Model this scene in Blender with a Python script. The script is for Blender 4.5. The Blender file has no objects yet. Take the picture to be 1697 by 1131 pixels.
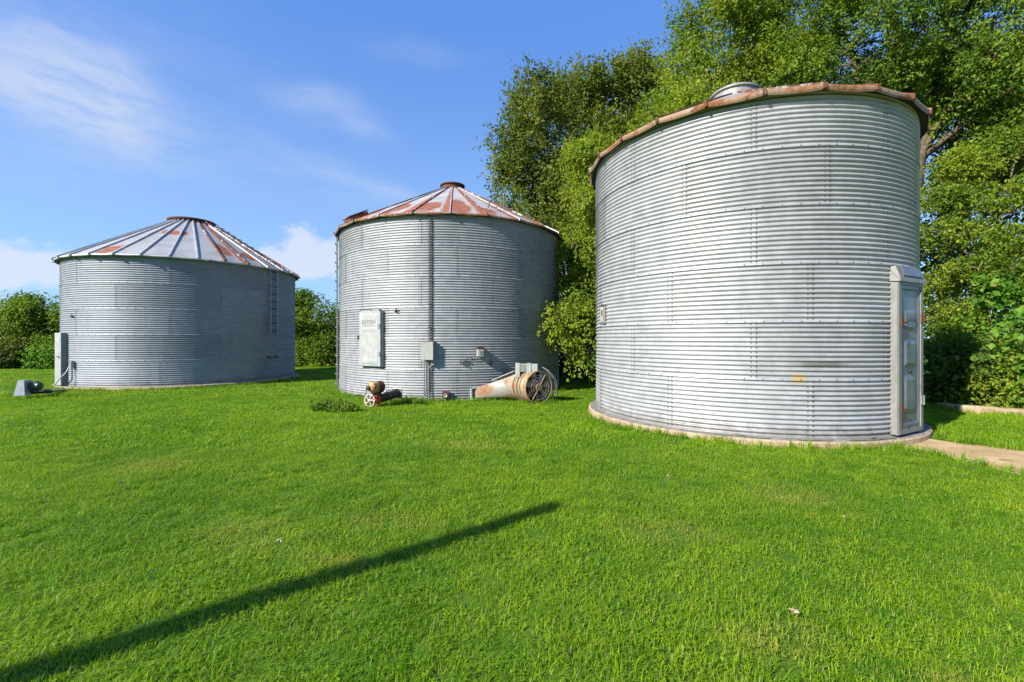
import bpy, math, random
import numpy as np
from mathutils import Vector, Matrix
PI = math.pi
C = bpy.context.scene.collection
sc = bpy.context.scene
R_ = math.radians
random.seed(7); rng = np.random.default_rng(7)

# ------------------------------------------------------------------ camera
CAMZ = 1.5
cam = bpy.data.cameras.new('camera'); cam_o = bpy.data.objects.new('camera', cam); C.objects.link(cam_o)
cam_o.location = (0, 0, CAMZ); cam_o.rotation_euler = (R_(90), 0, 0)
cam.sensor_width = 36; cam.lens = 36*738.83/1697; cam.shift_y = -0.0027
cam.clip_start = 0.05; cam.clip_end = 6000
sc.camera = cam_o
sc.view_settings.view_transform = 'Standard'; sc.view_settings.look = 'None'
sc.view_settings.exposure = 1.08; sc.view_settings.gamma = 1

# ------------------------------------------------------------------ sun, sky
SUN_EL = 33.0
sdir = Vector((-0.79, -0.61, 0)).normalized() * math.cos(R_(SUN_EL)) + Vector((0, 0, math.sin(R_(SUN_EL))))
sun = bpy.data.lights.new('sun', 'SUN'); sun.energy = 4.6; sun.angle = R_(0.53); sun.color = (1, 0.95, 0.86)
sun_o = bpy.data.objects.new('sun', sun); C.objects.link(sun_o)
sun_o.rotation_euler = sdir.to_track_quat('Z', 'Y').to_euler(); sun_o.location = (-20, -15, 30)

def NT(tree):
    tree.nodes.clear()
    def N(t, **k):
        n = tree.nodes.new(t)
        for a, v in k.items():
            if a == 'inp':
                for i, x in v.items():
                    if isinstance(x, bpy.types.NodeSocket): tree.links.new(x, n.inputs[i])
                    else: n.inputs[i].default_value = x
            else: setattr(n, a, v)
        return n
    def M(op, a, b=0.0, c=0.0, clamp=False):
        n = tree.nodes.new('ShaderNodeMath'); n.operation = op; n.use_clamp = clamp
        for i, x in enumerate((a, b, c)):
            if isinstance(x, bpy.types.NodeSocket): tree.links.new(x, n.inputs[i])
            else: n.inputs[i].default_value = x
        return n.outputs[0]
    def SS(x, lo, hi):
        n = tree.nodes.new('ShaderNodeMapRange'); n.interpolation_type = 'SMOOTHSTEP'
        tree.links.new(x, n.inputs[0]); n.inputs[1].default_value = lo; n.inputs[2].default_value = hi
        return n.outputs[0]
    def MIX(f, a, b):
        n = tree.nodes.new('ShaderNodeMix'); n.data_type = 'RGBA'
        for i, x in ((0, f), (6, a), (7, b)):
            if isinstance(x, bpy.types.NodeSocket): tree.links.new(x, n.inputs[i])
            else: n.inputs[i].default_value = (x if i == 0 else (*x[:3], 1))
        return n.outputs[2]
    def NOISE(vec, scale, detail=4, rough=0.55, dist=0.0):
        n = tree.nodes.new('ShaderNodeTexNoise')
        if vec is not None: tree.links.new(vec, n.inputs['Vector'])
        n.inputs['Scale'].default_value = scale; n.inputs['Detail'].default_value = detail
        n.inputs['Roughness'].default_value = rough; n.inputs['Distortion'].default_value = dist
        return n.outputs[0]
    def MAP(vec, sc_=(1, 1, 1), rot=(0, 0, 0), loc=(0, 0, 0)):
        n = tree.nodes.new('ShaderNodeMapping'); tree.links.new(vec, n.inputs[0])
        n.inputs[1].default_value = loc; n.inputs[2].default_value = rot; n.inputs[3].default_value = sc_
        return n.outputs[0]
    return N, M, SS, MIX, NOISE, MAP

w = bpy.data.worlds.new('World'); sc.world = w; w.use_nodes = True
N, M, SS, MIX, NOISE, MAP = NT(w.node_tree)
sky = N('ShaderNodeTexSky'); sky.sky_type = 'NISHITA'; sky.sun_disc = False
sky.sun_elevation = R_(SUN_EL); sky.sun_rotation = math.atan2(sdir.x, sdir.y)
sky.air_density = 1.0; sky.dust_density = 0.6; sky.ozone_density = 3.0; sky.altitude = 200
tc = N('ShaderNodeTexCoord').outputs['Generated']
sep = N('ShaderNodeSeparateXYZ', inp={0: tc})
az = M('ARCTAN2', sep.outputs[0], sep.outputs[1]); el = M('ARCSINE', sep.outputs[2])
comb = N('ShaderNodeCombineXYZ', inp={0: az, 1: el, 2: 0.0}).outputs[0]
def azel(px, py):
    x, z = (px-848.5)/738.83, (560.9-py)/738.83
    return math.atan2(x, 1), math.atan2(z, math.hypot(x, 1))
warp = N('ShaderNodeTexNoise', inp={'Vector': comb, 'Scale': 5.0, 'Detail': 5.0, 'Roughness': .6}).outputs['Color']
wv = N('ShaderNodeVectorMath', operation='MULTIPLY_ADD', inp={0: warp, 1: (.16, .07, 0), 2: comb}).outputs[0]
wv = N('ShaderNodeVectorMath', operation='ADD', inp={0: wv, 1: (-.08, -.035, 0)}).outputs[0]
ws = N('ShaderNodeSeparateXYZ', inp={0: wv}); wa, we = ws.outputs[0], ws.outputs[1]
def blob(px, py, ra, re, rot, amt):
    a0, e0 = azel(px, py); c, s = math.cos(rot), math.sin(rot)
    da, de = M('SUBTRACT', wa, a0), M('SUBTRACT', we, e0)
    u = M('DIVIDE', M('ADD', M('MULTIPLY', da, c), M('MULTIPLY', de, s)), ra)
    v = M('DIVIDE', M('SUBTRACT', M('MULTIPLY', de, c), M('MULTIPLY', da, s)), re)
    r2 = M('ADD', M('MULTIPLY', u, u), M('MULTIPLY', v, v))
    return M('MULTIPLY', M('POWER', 2.718, M('MULTIPLY', r2, -1.0)), amt)
tot = None
for b in ((135, 150, .10, .075, -.05, 1.35), (40, 165, .15, .030, -.10, .7), (20, 90, .12, .07, .1, .35), (520, 160, .085, .022, -.02, .85), (590, 207, .07, .017, -.08, .65),
          (700, 88, .11, .022, .0, .30), (400, 255, .42, .030, -.30, .32), (600, 305, .20, .022, -.32, .55), (250, 235, .2, .03, -.35, .3),
          (20, 250, .2, .05, .0, .25), (300, 60, .3, .08, -.2, .12)):
    q = blob(*b); tot = q if tot is None else M('ADD', tot, q)
st = NOISE(MAP(wv, (2.2, 9, 1), (0, 0, -.05)), 3.0, 8, .62)
st2 = NOISE(MAP(wv, (1, 2.2, 1)), 9.0, 8, .6)
cir = M('MULTIPLY', tot, SS(st, .05, .80)); cir = M('MULTIPLY', cir, M('ADD', .45, M('MULTIPLY', st2, .9)))
cum = None
for b in ((40, 440, .08, .035, 0, 1.0), (500, 418, .07, .05, 0, 1.1), (455, 440, .10, .03, 0, .6), (545, 430, .06, .04, 0, .7), (-190, 430, .15, .05, 0, .9), (620, 440, .1, .03, 0, .4)):
    q = blob(*b); cum = q if cum is None else M('ADD', cum, q)
cn = NOISE(MAP(comb, (1, 1.5, 1)), 26.0, 6, .55)
cumm = SS(M('ADD', M('MULTIPLY', cum, .85), M('MULTIPLY', M('SUBTRACT', cn, .5), 1.6)), .30, .95)
cumm = M('MULTIPLY', cumm, .45)
mask = M('ADD', M('MULTIPLY', cir, .62), cumm, clamp=True)
hz = M('SUBTRACT', 1.0, SS(el, 0.0, .34))
hzm = M('MULTIPLY', hz, .30)
skc = N('ShaderNodeMix', data_type='RGBA', blend_type='MULTIPLY', inp={0: 1.0, 6: sky.outputs[0], 7: (.72, 1.04, 1.42, 1)}).outputs[2]
grad = MIX(SS(el, .02, .62), (2.05, 3.15, 4.75), (.72, 1.72, 4.40)); skc = MIX(.70, skc, grad)
col = MIX(mask, skc, (3.6, 3.95, 4.75)); col = MIX(cumm, col, (4.5, 4.6, 4.9))
bg = N('ShaderNodeBackground', inp={0: col, 1: 0.092})
N('ShaderNodeOutputWorld', inp={0: bg.outputs[0]})

# ------------------------------------------------------------------ helpers
def tag(o, label=None, cat=None, group=None, kind=None):
    for k, v in (('label', label), ('category', cat), ('group', group), ('kind', kind)):
        if v: o[k] = v
    return o
def empty(name, loc, label, cat, group=None, rz=0):
    o = bpy.data.objects.new(name, None); C.objects.link(o); o.location = loc; o.rotation_euler = (0, 0, rz)
    o.empty_display_size = .2
    return tag(o, label, cat, group)
V = Vector
def polar(r, deg, z): return V((r*math.cos(R_(deg)), r*math.sin(R_(deg)), z))
def frame(deg):
    a = R_(deg); return V((math.cos(a), math.sin(a), 0)), V((-math.sin(a), math.cos(a), 0)), V((0, 0, 1))
class MB:
    def __init__(s): s.v = []; s.f = []; s.m = []; s.sm = []
    def add(s, vs, fs, mi=0, smooth=False):
        b = len(s.v); s.v += [tuple(x) for x in vs]
        for f in fs: s.f.append(tuple(i+b for i in f)); s.m.append(mi); s.sm.append(smooth)
    def box(s, c, d, ax=None, mi=0, bev=0.0):
        ax = ax or (V((1, 0, 0)), V((0, 1, 0)), V((0, 0, 1))); c = V(c)
        h = [x/2 for x in d]
        if bev <= 0:
            vs = [c+ax[0]*(i*h[0])+ax[1]*(j*h[1])+ax[2]*(k*h[2]) for i in (-1, 1) for j in (-1, 1) for k in (-1, 1)]
            fs = [(0, 1, 3, 2), (4, 6, 7, 5), (0, 4, 5, 1), (2, 3, 7, 6), (0, 2, 6, 4), (1, 5, 7, 3)]
            s.add(vs, fs, mi); return
        import bmesh
        bm = bmesh.new(); bmesh.ops.create_cube(bm, size=1)
        for v in bm.verts: v.co = V((v.co.x*d[0], v.co.y*d[1], v.co.z*d[2]))
        bmesh.ops.bevel(bm, geom=bm.edges[:], offset=bev, segments=2, affect='EDGES', profile=.5)
        bm.verts.index_update()
        s.add([c+ax[0]*v.co.x+ax[1]*v.co.y+ax[2]*v.co.z for v in bm.verts], [[q.index for q in f.verts] for f in bm.faces], mi)
        bm.free()
    def tube(s, pts, r, n=8, mi=0, caps=True, smooth=True):
        pts = [V(p) for p in pts]; rs = r if isinstance(r, (list, tuple)) else [r]*len(pts)
        vs = []; up = None
        for i, p in enumerate(pts):
            d = (pts[min(i+1, len(pts)-1)]-pts[max(i-1, 0)]).normalized()
            if up is None: up = d.orthogonal().normalized()
            up = (up-d*up.dot(d)).normalized(); sd = d.cross(up)
            for k in range(n):
                a = 2*PI*k/n; vs.append(p+(up*math.cos(a)+sd*math.sin(a))*rs[i])
        fs = [(i*n+k, i*n+(k+1) % n, (i+1)*n+(k+1) % n, (i+1)*n+k) for i in range(len(pts)-1) for k in range(n)]
        s.add(vs, fs, mi, smooth)
        if caps: s.add(vs[:n], [tuple(range(n))[::-1]], mi); s.add(vs[-n:], [tuple(range(n))], mi)
    def lathe(s, prof, c=(0, 0, 0), axis=(0, 0, 1), n=32, mi=0, smooth=True, closed=False):
        ax = V(axis).normalized(); u = ax.orthogonal().normalized(); w_ = ax.cross(u); c = V(c); vs = []
        for r, h in prof:
            for k in range(n):
                a = 2*PI*k/n; vs.append(c+ax*h+(u*math.cos(a)+w_*math.sin(a))*max(r, 1e-4))
        m = len(prof); fs = []
        for i in range(m if closed else m-1):
            j = (i+1) % m
            for k in range(n): fs.append((i*n+k, i*n+(k+1) % n, j*n+(k+1) % n, j*n+k))
        s.add(vs, fs, mi, smooth)
    def build(s, name, mats, parent=None, rot=None):
        me = bpy.data.meshes.new(name); me.from_pydata(s.v, [], s.f); 
        mats = mats if isinstance(mats, (list, tuple)) else [mats]
        for m in mats: me.materials.append(m)
        me.polygons.foreach_set('material_index', s.m); me.polygons.foreach_set('use_smooth', s.sm)
        me.update()
        o = bpy.data.objects.new(name, me); C.objects.link(o)
        if parent: o.parent = parent
        return o
def smooth_path(p, k=5):
    p = [V(q) for q in p]; q = [p[0]]+p+[p[-1]]; r = []
    for i in range(1, len(q)-2):
        for j in range(k):
            t = j/k; a, b, c, d = q[i-1:i+3]; r.append(.5*((2*b)+(c-a)*t+(2*a-5*b+4*c-d)*t*t+(3*b-a-3*c+d)*t**3))
    return r+[p[-1]]
def sharp(o, deg=35):
    try: o.data.set_sharp_from_angle(angle=R_(deg))
    except Exception: pass
    return o

# ------------------------------------------------------------------ materials
def mat(name):
    m = bpy.data.materials.new(name); m.use_nodes = True; return m, NT(m.node_tree)
def out(N, sh, disp=None):
    N('ShaderNodeOutputMaterial', inp={0: sh})
RUST1, RUST2 = (.17, .058, .024), (.085, .03, .015)
def bumpn(N, h, strength, dist=.01):
    return N('ShaderNodeBump', inp={'Strength': strength, 'Distance': dist, 'Height': h}).outputs[0]
def metal_mat(name, base, base2, rough=.45, metallic=.5, rust=0.0, scale=6.0, bump=.15, rustc=(RUST1, RUST2), soft=0.0):
    m, (N, M, SS, MIX, NOISE, MAP) = mat(name)
    oc = N('ShaderNodeTexCoord').outputs['Object']
    n1 = NOISE(oc, scale, 6); n2 = NOISE(MAP(oc, (1, 1, .12)), scale*3, 5)
    f = SS(M('ADD', M('MULTIPLY', n1, .6), M('MULTIPLY', n2, .4)), .36, .64)
    c = MIX(f, base, base2); ro = M('ADD', rough-.06, M('MULTIPLY', n1, .12)); me = metallic
    if rust > 0:
        rn = NOISE(oc, scale*1.2, 8, .65, .4); rc = MIX(SS(NOISE(oc, scale*6, 4), .35, .65), rustc[0], rustc[1])
        rm = SS(rn, .70-rust*.42-soft, .74-rust*.36+soft); c = MIX(rm, c, rc)
        me = M('MULTIPLY', M('SUBTRACT', 1.0, rm), metallic); ro = M('ADD', ro, M('MULTIPLY', rm, .35), clamp=True)
    p = N('ShaderNodeBsdfPrincipled', inp={'Base Color': c, 'Metallic': me, 'Roughness': ro,
          'Normal': bumpn(N, NOISE(oc, scale*5, 6), bump)})
    out(N, p.outputs[0]); return m

def galv_wall(name, tone, white, metallic=.55, rough=.36, stains=()):
    """weathered galvanised corrugated sheet; tone varies per sheet, lap bands and bolt streaks"""
    m, (N, M, SS, MIX, NOISE, MAP) = mat(name)
    oc = N('ShaderNodeTexCoord').outputs['Object']; rnd = N('ShaderNodeObjectInfo').outputs['Random']
    big = NOISE(oc, .9, 5, .6); vert = NOISE(MAP(oc, (6, 6, .35)), 1.0, 6, .6)
    horz = NOISE(MAP(oc, (.8, .8, 7)), 1.5, 5, .6); fine = NOISE(oc, 46, 3, .6); mid = NOISE(oc, 5, 6, .65)
    f = M('ADD', M('MULTIPLY', big, .20), M('MULTIPLY', vert, .14)); f = M('ADD', f, M('MULTIPLY', horz, .26)); f = M('ADD', f, M('MULTIPLY', mid, .40))
    c = MIX(SS(f, .36, .64), tone, white)
    c = MIX(M('MULTIPLY', SS(fine, .42, .70), .18), c, (tone[0]*.62, tone[1]*.62, tone[2]*.62))
    sh = M('ADD', .88, M('MULTIPLY', rnd, .2)); cc = N('ShaderNodeCombineColor', inp={0: sh, 1: sh, 2: sh}).outputs[0]
    c = N('ShaderNodeMix', data_type='RGBA', blend_type='MULTIPLY', inp={0: 1.0, 6: c, 7: cc}).outputs[2]
    # faint brown run-off streaks
    rs = NOISE(MAP(oc, (14, 14, .5), (0, 0, 0), (3, 1, 2)), 1.0, 6, .6)
    c = MIX(M('MULTIPLY', SS(rs, .66, .80), .35), c, (.22, .17, .10))
    zz_ = N('ShaderNodeSeparateXYZ', inp={0: oc}).outputs[2]                       # soil splash along the foot
    c = MIX(M('MULTIPLY', M('SUBTRACT', 1.0, SS(M('ADD', zz_, M('MULTIPLY', M('SUBTRACT', mid, .5), .45)), .0, .20)), .55), c, (.13, .10, .065))
    for (x, y, z, rx, rz, colr, amt) in stains:
        sp = N('ShaderNodeSeparateXYZ', inp={0: oc}); wv_ = M('MULTIPLY', M('SUBTRACT', mid, .5), .6)
        dx, dy, dz = (M('DIVIDE', M('SUBTRACT', sp.outputs[0], x), rx), M('DIVIDE', M('SUBTRACT', sp.outputs[1], y), rx), M('DIVIDE', M('SUBTRACT', sp.outputs[2], z), rz))
        r2 = M('ADD', M('ADD', M('MULTIPLY', dx, dx), M('MULTIPLY', dy, dy)), M('MULTIPLY', dz, dz))
        k = M('SUBTRACT', 1.0, SS(M('ADD', M('SQRT', r2), wv_), .3, 1.1)); c = MIX(M('MULTIPLY', k, amt), c, colr)
    ro = M('ADD', rough, M('MULTIPLY', mid, .22))
    p = N('ShaderNodeBsdfPrincipled', inp={'Base Color': c, 'Metallic': metallic, 'Roughness': ro, 'Normal': bumpn(N, mid, .12, .01)})
    out(N, p.outputs[0]); return m

def roof_mat(name, base, base2, ribrust, patch=1.0, metallic=.35, edge=.35):
    """roof sheet: uv = across the sheet, up the slope; attribute 'mark' = (patch u, patch v, patch size, rust amount)"""
    m, (N, M, SS, MIX, NOISE, MAP) = mat(name)
    oc = N('ShaderNodeTexCoord').outputs['Object']; uv = N('ShaderNodeSeparateXYZ', inp={0: N('ShaderNodeTexCoord').outputs['UV']})
    u, v = uv.outputs[0], uv.outputs[1]
    at = N('ShaderNodeAttribute', attribute_name='mark'); ms = N('ShaderNodeSeparateColor', inp={0: at.outputs['Color']})
    n1 = NOISE(oc, 3.2, 8, .68, .3); n2 = NOISE(oc, 14, 5, .6); n3 = NOISE(MAP(oc, (1, 1, 1)), 1.1, 4)
    c = MIX(SS(M('ADD', M('MULTIPLY', n1, .5), M('MULTIPLY', n3, .5)), .38, .6), base, base2)
    c = MIX(M('MULTIPLY', SS(n2, .55, .7), .25), c, (base[0]*.6, base[1]*.6, base[2]*.6))
    wob = M('MULTIPLY', M('SUBTRACT', n1, .5), 1.0)
    # rust band following one rib, wider towards the eave
    bandw = M('ADD', .10, M('MULTIPLY', at.outputs['Alpha'], ribrust))
    b1 = M('SUBTRACT', M('SUBTRACT', 1.0, u), M('ADD', bandw, M('MULTIPLY', wob, .35)))
    band = M('SUBTRACT', 1.0, SS(b1, -.10, .05)); band = M('MULTIPLY', band, SS(at.outputs['Alpha'], .12, .22))
    low = M('ADD', M('ADD', v, M('MULTIPLY', u, .6)), M('MULTIPLY', wob, -1.1))
    lowm = M('MULTIPLY', M('SUBTRACT', 1.0, SS(low, .14, .30)), SS(at.outputs['Alpha'], .35, .5))
    eg = M('SUBTRACT', 1.0, SS(M('ADD', v, M('MULTIPLY', wob, .10)), .015, .03)); eg = M('MULTIPLY', eg, edge)
    du = M('DIVIDE', M('SUBTRACT', u, ms.outputs[0]), .42); dv = M('DIVIDE', M('SUBTRACT', v, ms.outputs[1]), M('ADD', ms.outputs[2], .001))
    r = M('ADD', M('SQRT', M('ADD', M('MULTIPLY', du, du), M('MULTIPLY', dv, dv))), M('MULTIPLY', wob, 1.5))
    pm = M('MULTIPLY', M('SUBTRACT', 1.0, SS(r, .75, 1.15)), SS(ms.outputs[2], .01, .02)); pm = M('MULTIPLY', pm, patch)
    rm = M('MAXIMUM', M('MAXIMUM', band, lowm), M('MAXIMUM', eg, pm))
    rm = M('MULTIPLY', rm, M('ADD', .82, M('MULTIPLY', SS(n2, .30, .55), .18))); rc = MIX(SS(n2, .38, .62), (.27, .085, .035), (.18, .05, .022))
    c = MIX(rm, c, rc); me = M('MULTIPLY', M('SUBTRACT', 1.0, rm), metallic)
    p = N('ShaderNodeBsdfPrincipled', inp={'Base Color': c, 'Metallic': me, 'Roughness': M('ADD', .48, M('MULTIPLY', rm, .35)), 'Normal': bumpn(N, n2, .2)})
    out(N, p.outputs[0]); return m

def noise_mat(name, c1, c2, c3=None, scale=4.0, rough=.9, bump=.4, lo=.38, hi=.62, bd=.02):
    m, (N, M, SS, MIX, NOISE, MAP) = mat(name)
    oc = N('ShaderNodeTexCoord').outputs['Object']
    c = MIX(SS(NOISE(oc, scale, 6), lo, hi), c1, c2)
    if c3: c = MIX(SS(NOISE(oc, scale*4.3, 5), .56, .68), c, c3)
    p = N('ShaderNodeBsdfPrincipled', inp={'Base Color': c, 'Roughness': rough, 'Normal': bumpn(N, NOISE(oc, scale*8, 8, .65), bump, bd)})
    p.inputs['Specular IOR Level'].default_value = .3
    out(N, p.outputs[0]); return m

def leaf_mat(name, dark, light, trans=.35):
    m, (N, M, SS, MIX, NOISE, MAP) = mat(name)
    at = N('ShaderNodeAttribute', attribute_name='tint'); s = N('ShaderNodeSeparateColor', inp={0: at.outputs['Color']})
    c = MIX(s.outputs[0], dark, light)
    v = M('ADD', .84, M('MULTIPLY', s.outputs[1], .32)); cc = N('ShaderNodeCombineColor', inp={0: v, 1: v, 2: v}).outputs[0]
    c = N('ShaderNodeMix', data_type='RGBA', blend_type='MULTIPLY', inp={0: 1.0, 6: c, 7: cc}).outputs[2]
    c = MIX(M('MULTIPLY', SS(s.outputs[2], .93, .97), .7), c, (.30, .24, .04))
    p = N('ShaderNodeBsdfPrincipled', inp={'Base Color': c, 'Roughness': .6}); p.inputs['Specular IOR Level'].default_value = .25
    tcol = N('ShaderNodeMix', data_type='RGBA', blend_type='MULTIPLY', inp={0: 1.0, 6: c, 7: (1.5, 1.5, .6, 1)}).outputs[2]
    t = N('ShaderNodeBsdfTranslucent', inp={0: tcol})
    mx = N('ShaderNodeMixShader', inp={0: trans, 1: p.outputs[0], 2: t.outputs[0]})
    out(N, mx.outputs[0]); return m

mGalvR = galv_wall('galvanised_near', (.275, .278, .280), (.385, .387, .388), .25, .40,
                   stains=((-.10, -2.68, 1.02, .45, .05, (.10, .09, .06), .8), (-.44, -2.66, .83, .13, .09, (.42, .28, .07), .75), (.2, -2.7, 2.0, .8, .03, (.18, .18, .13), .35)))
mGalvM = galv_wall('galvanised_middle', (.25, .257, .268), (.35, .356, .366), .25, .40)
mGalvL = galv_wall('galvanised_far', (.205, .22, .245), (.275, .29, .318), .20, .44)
mBolt = metal_mat('bolt_metal', (.05, .05, .05), (.10, .09, .08), .6, .3)
mRoofL = roof_mat('roof_far', (.28, .27, .26), (.36, .35, .34), .25, 1.0, .12, 0.1)
mRoofM = roof_mat('roof_middle', (.31, .30, .28), (.43, .41, .38), .30, 1.0, .12, .6)
mRoofR = roof_mat('roof_near', (.26, .24, .22), (.36, .34, .31), .3, .6, .25, .5)
mRibG = metal_mat('rib_grey', (.34, .34, .35), (.44, .44, .45), .5, .1, .12, 3)
mRibRust = metal_mat('rib_rust', (.30, .28, .26), (.45, .42, .40), .6, .3, .75, 3)
mRust = metal_mat('rusted_iron', (.10, .036, .02), (.06, .024, .014), .85, .0, .3, 8)
mLip = metal_mat('eave_rust', (.25, .21, .165), (.24, .13, .06), .65, .15, .48, 3, rustc=((.26, .105, .030), (.13, .06, .028)))
mLipG = metal_mat('eave_grey', (.42, .43, .44), (.55, .56, .57), .55, .3, .22, 4)
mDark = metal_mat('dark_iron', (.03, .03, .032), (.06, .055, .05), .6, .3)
mPale = metal_mat('pale_grey_paint', (.28, .29, .275), (.36, .365, .34), .5, .1, .0, 5)
mDoor = metal_mat('door_galvanised', (.12, .14, .15), (.20, .22, .225), .42, .45, .0, 3)
mFrame = metal_mat('frame_pale', (.165, .165, .15), (.225, .22, .195), .55, .15, .16, 6)
mBox = metal_mat('box_grey', (.29, .29, .26), (.36, .36, .32), .6, .05, .10, 9)
mConc = noise_mat('concrete', (.26, .24, .21), (.34, .31, .27), (.22, .20, .17), 5, .9, .5)
mConcT = noise_mat('concrete_edge', (.31, .22, .13), (.40, .30, .19), (.17, .125, .08), 6, .9, .6)
mTar = noise_mat('slab_top', (.16, .15, .15), (.26, .25, .24), (.10, .09, .09), 7, .9, .5)
mWood = noise_mat('pole_wood', (.16, .11, .07), (.24, .18, .12), None, 6, .9, .5)
mBark = noise_mat('bark', (.10, .075, .05), (.19, .15, .11), (.06, .045, .03), 7, .95, 1.0)
mBarkL = noise_mat('bark_light', (.085, .06, .04), (.15, .11, .07), (.10, .07, .05), 6, .95, 1.0)
mCable = metal_mat('cable_black', (.03, .03, .03), (.05, .05, .05), .5, 0)
mConduit = metal_mat('conduit_zinc', (.24, .25, .26), (.34, .34, .34), .4, .5, .06, 6)
mInk = metal_mat('faded_letters', (.09, .095, .10), (.14, .14, .14), .7, 0)

# ------------------------------------------------------------------ terrain
BINS = dict(R=(4.427, 8.859, .11), M=(-2.022, 15.159, -.12), L=(-12.51, 17.422, -.005))
def sst(x, a, b):
    t = np.clip((x-a)/(b-a), 0, 1); return t*t*(3-2*t)
def gz(x, y):
    x = np.asarray(x, float); y = np.asarray(y, float)
    z = -.11*sst(y, 7.2, 11.5)
    n = np.sin(x*1.7+y*.6)*np.sin(y*1.3-x*.4)*.012+np.sin(x*.5+1.3)*np.sin(y*.43+.4)*.02
    pm = np.exp(-(((x-6.3)/1.6)**2+((y-5.2)/2.0)**2)); z = z+n*(1-pm)
    z = z*(1-sst(np.hypot(x, y), 60, 90))
    return z
def axis_vals(lo, hi, fine, far):
    a = list(np.arange(lo, hi+1e-6, fine)); s = fine
    while a[-1] < far: s *= 1.35; a.append(a[-1]+s)
    b = []; s = fine; q = lo
    while q > -far: s *= 1.35; q -= s; b.append(q)
    return np.array(b[::-1]+a)
xs = axis_vals(-20, 16, .2, 2500); ys = axis_vals(-3, 26, .2, 2500)
gx, gy = np.meshgrid(xs, ys); zz = gz(gx, gy)
nx, ny = len(xs), len(ys); idx = np.arange(nx*ny).reshape(ny, nx)
f = np.stack([idx[:-1, :-1], idx[:-1, 1:], idx[1:, 1:], idx[1:, :-1]], -1).reshape(-1, 4)
def np_mesh(name, v, f, mats, parent=None, smooth=False, nside=4):
    me = bpy.data.meshes.new(name); me.vertices.add(len(v)); me.vertices.foreach_set('co', np.asarray(v, np.float32).ravel())
    me.loops.add(f.size); me.loops.foreach_set('vertex_index', f.ravel().astype(np.int32))
    me.polygons.add(len(f)); me.polygons.foreach_set('loop_start', np.arange(0, f.size, nside, dtype=np.int32))
    me.polygons.foreach_set('use_smooth', np.full(len(f), smooth)); me.update(calc_edges=True)
    for m in (mats if isinstance(mats, (list, tuple)) else [mats]): me.materials.append(m)
    o = bpy.data.objects.new(name, me); C.objects.link(o)
    if parent: o.parent = parent
    return o
def ground_mat():
    m, (N, M, SS, MIX, NOISE, MAP) = mat('lawn_soil')
    oc = N('ShaderNodeTexCoord').outputs['Object']
    c = MIX(SS(NOISE(oc, .6, 6), .35, .65), (.060, .14, .010), (.10, .18, .014))
    c = MIX(M('MULTIPLY', SS(NOISE(oc, 18, 6, .7), .52, .66), .5), c, (.10, .085, .03))
    c = MIX(SS(NOISE(oc, 2.0, 5), .70, .78), c, (.20, .16, .08))
    p = N('ShaderNodeBsdfPrincipled', inp={'Base Color': c, 'Roughness': .95, 'Normal': bumpn(N, NOISE(oc, 40, 6, .7), .8, .03)}); p.inputs['Specular IOR Level'].default_value = .1
    out(N, p.outputs[0]); return m
ground = np_mesh('ground', np.stack([gx.ravel(), gy.ravel(), zz.ravel()], -1), f, ground_mat(), smooth=True); tag(ground, kind='structure')

# dirt and concrete path leaving the door of the near bin
Lp = np.array([(5.15, 6.35), (5.31, 6.02), (5.56, 4.84), (5.75, 3.2), (5.9, 1.0), (6.0, -2.0)])
Rp = np.array([(6.25, 7.2), (6.22, 6.50), (6.76, 5.86), (7.9, 4.6), (9.2, 2.6), (10.2, -1.0)])
def interp_poly(P, n):
    d = np.r_[0, np.cumsum(np.hypot(*np.diff(P, axis=0).T))]; t = np.linspace(0, d[-1], n)
    return np.stack([np.interp(t, d, P[:, 0]), np.interp(t, d, P[:, 1])], -1)
La, Ra = interp_poly(Lp, 60), interp_poly(Rp, 60)
La = La+rng.normal(0, .022, La.shape); Ra = Ra+rng.normal(0, .022, Ra.shape)
ts = np.linspace(0, 1, 14)[None, :, None]; P = La[:, None]*(1-ts)+Ra[:, None]*ts
pz = gz(P[..., 0], P[..., 1])+.014; idx = np.arange(60*14).reshape(60, 14)
f = np.stack([idx[:-1, :-1], idx[:-1, 1:], idx[1:, 1:], idx[1:, :-1]], -1).reshape(-1, 4)
mPath = noise_mat('dusty_path', (.36, .235, .115), (.48, .34, .185), (.24, .16, .08), 1.6, .95, .35)
path = np_mesh('path', np.stack([P[..., 0].ravel(), P[..., 1].ravel(), pz.ravel()], -1), f, mPath, smooth=True); tag(path, kind='structure')

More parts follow.
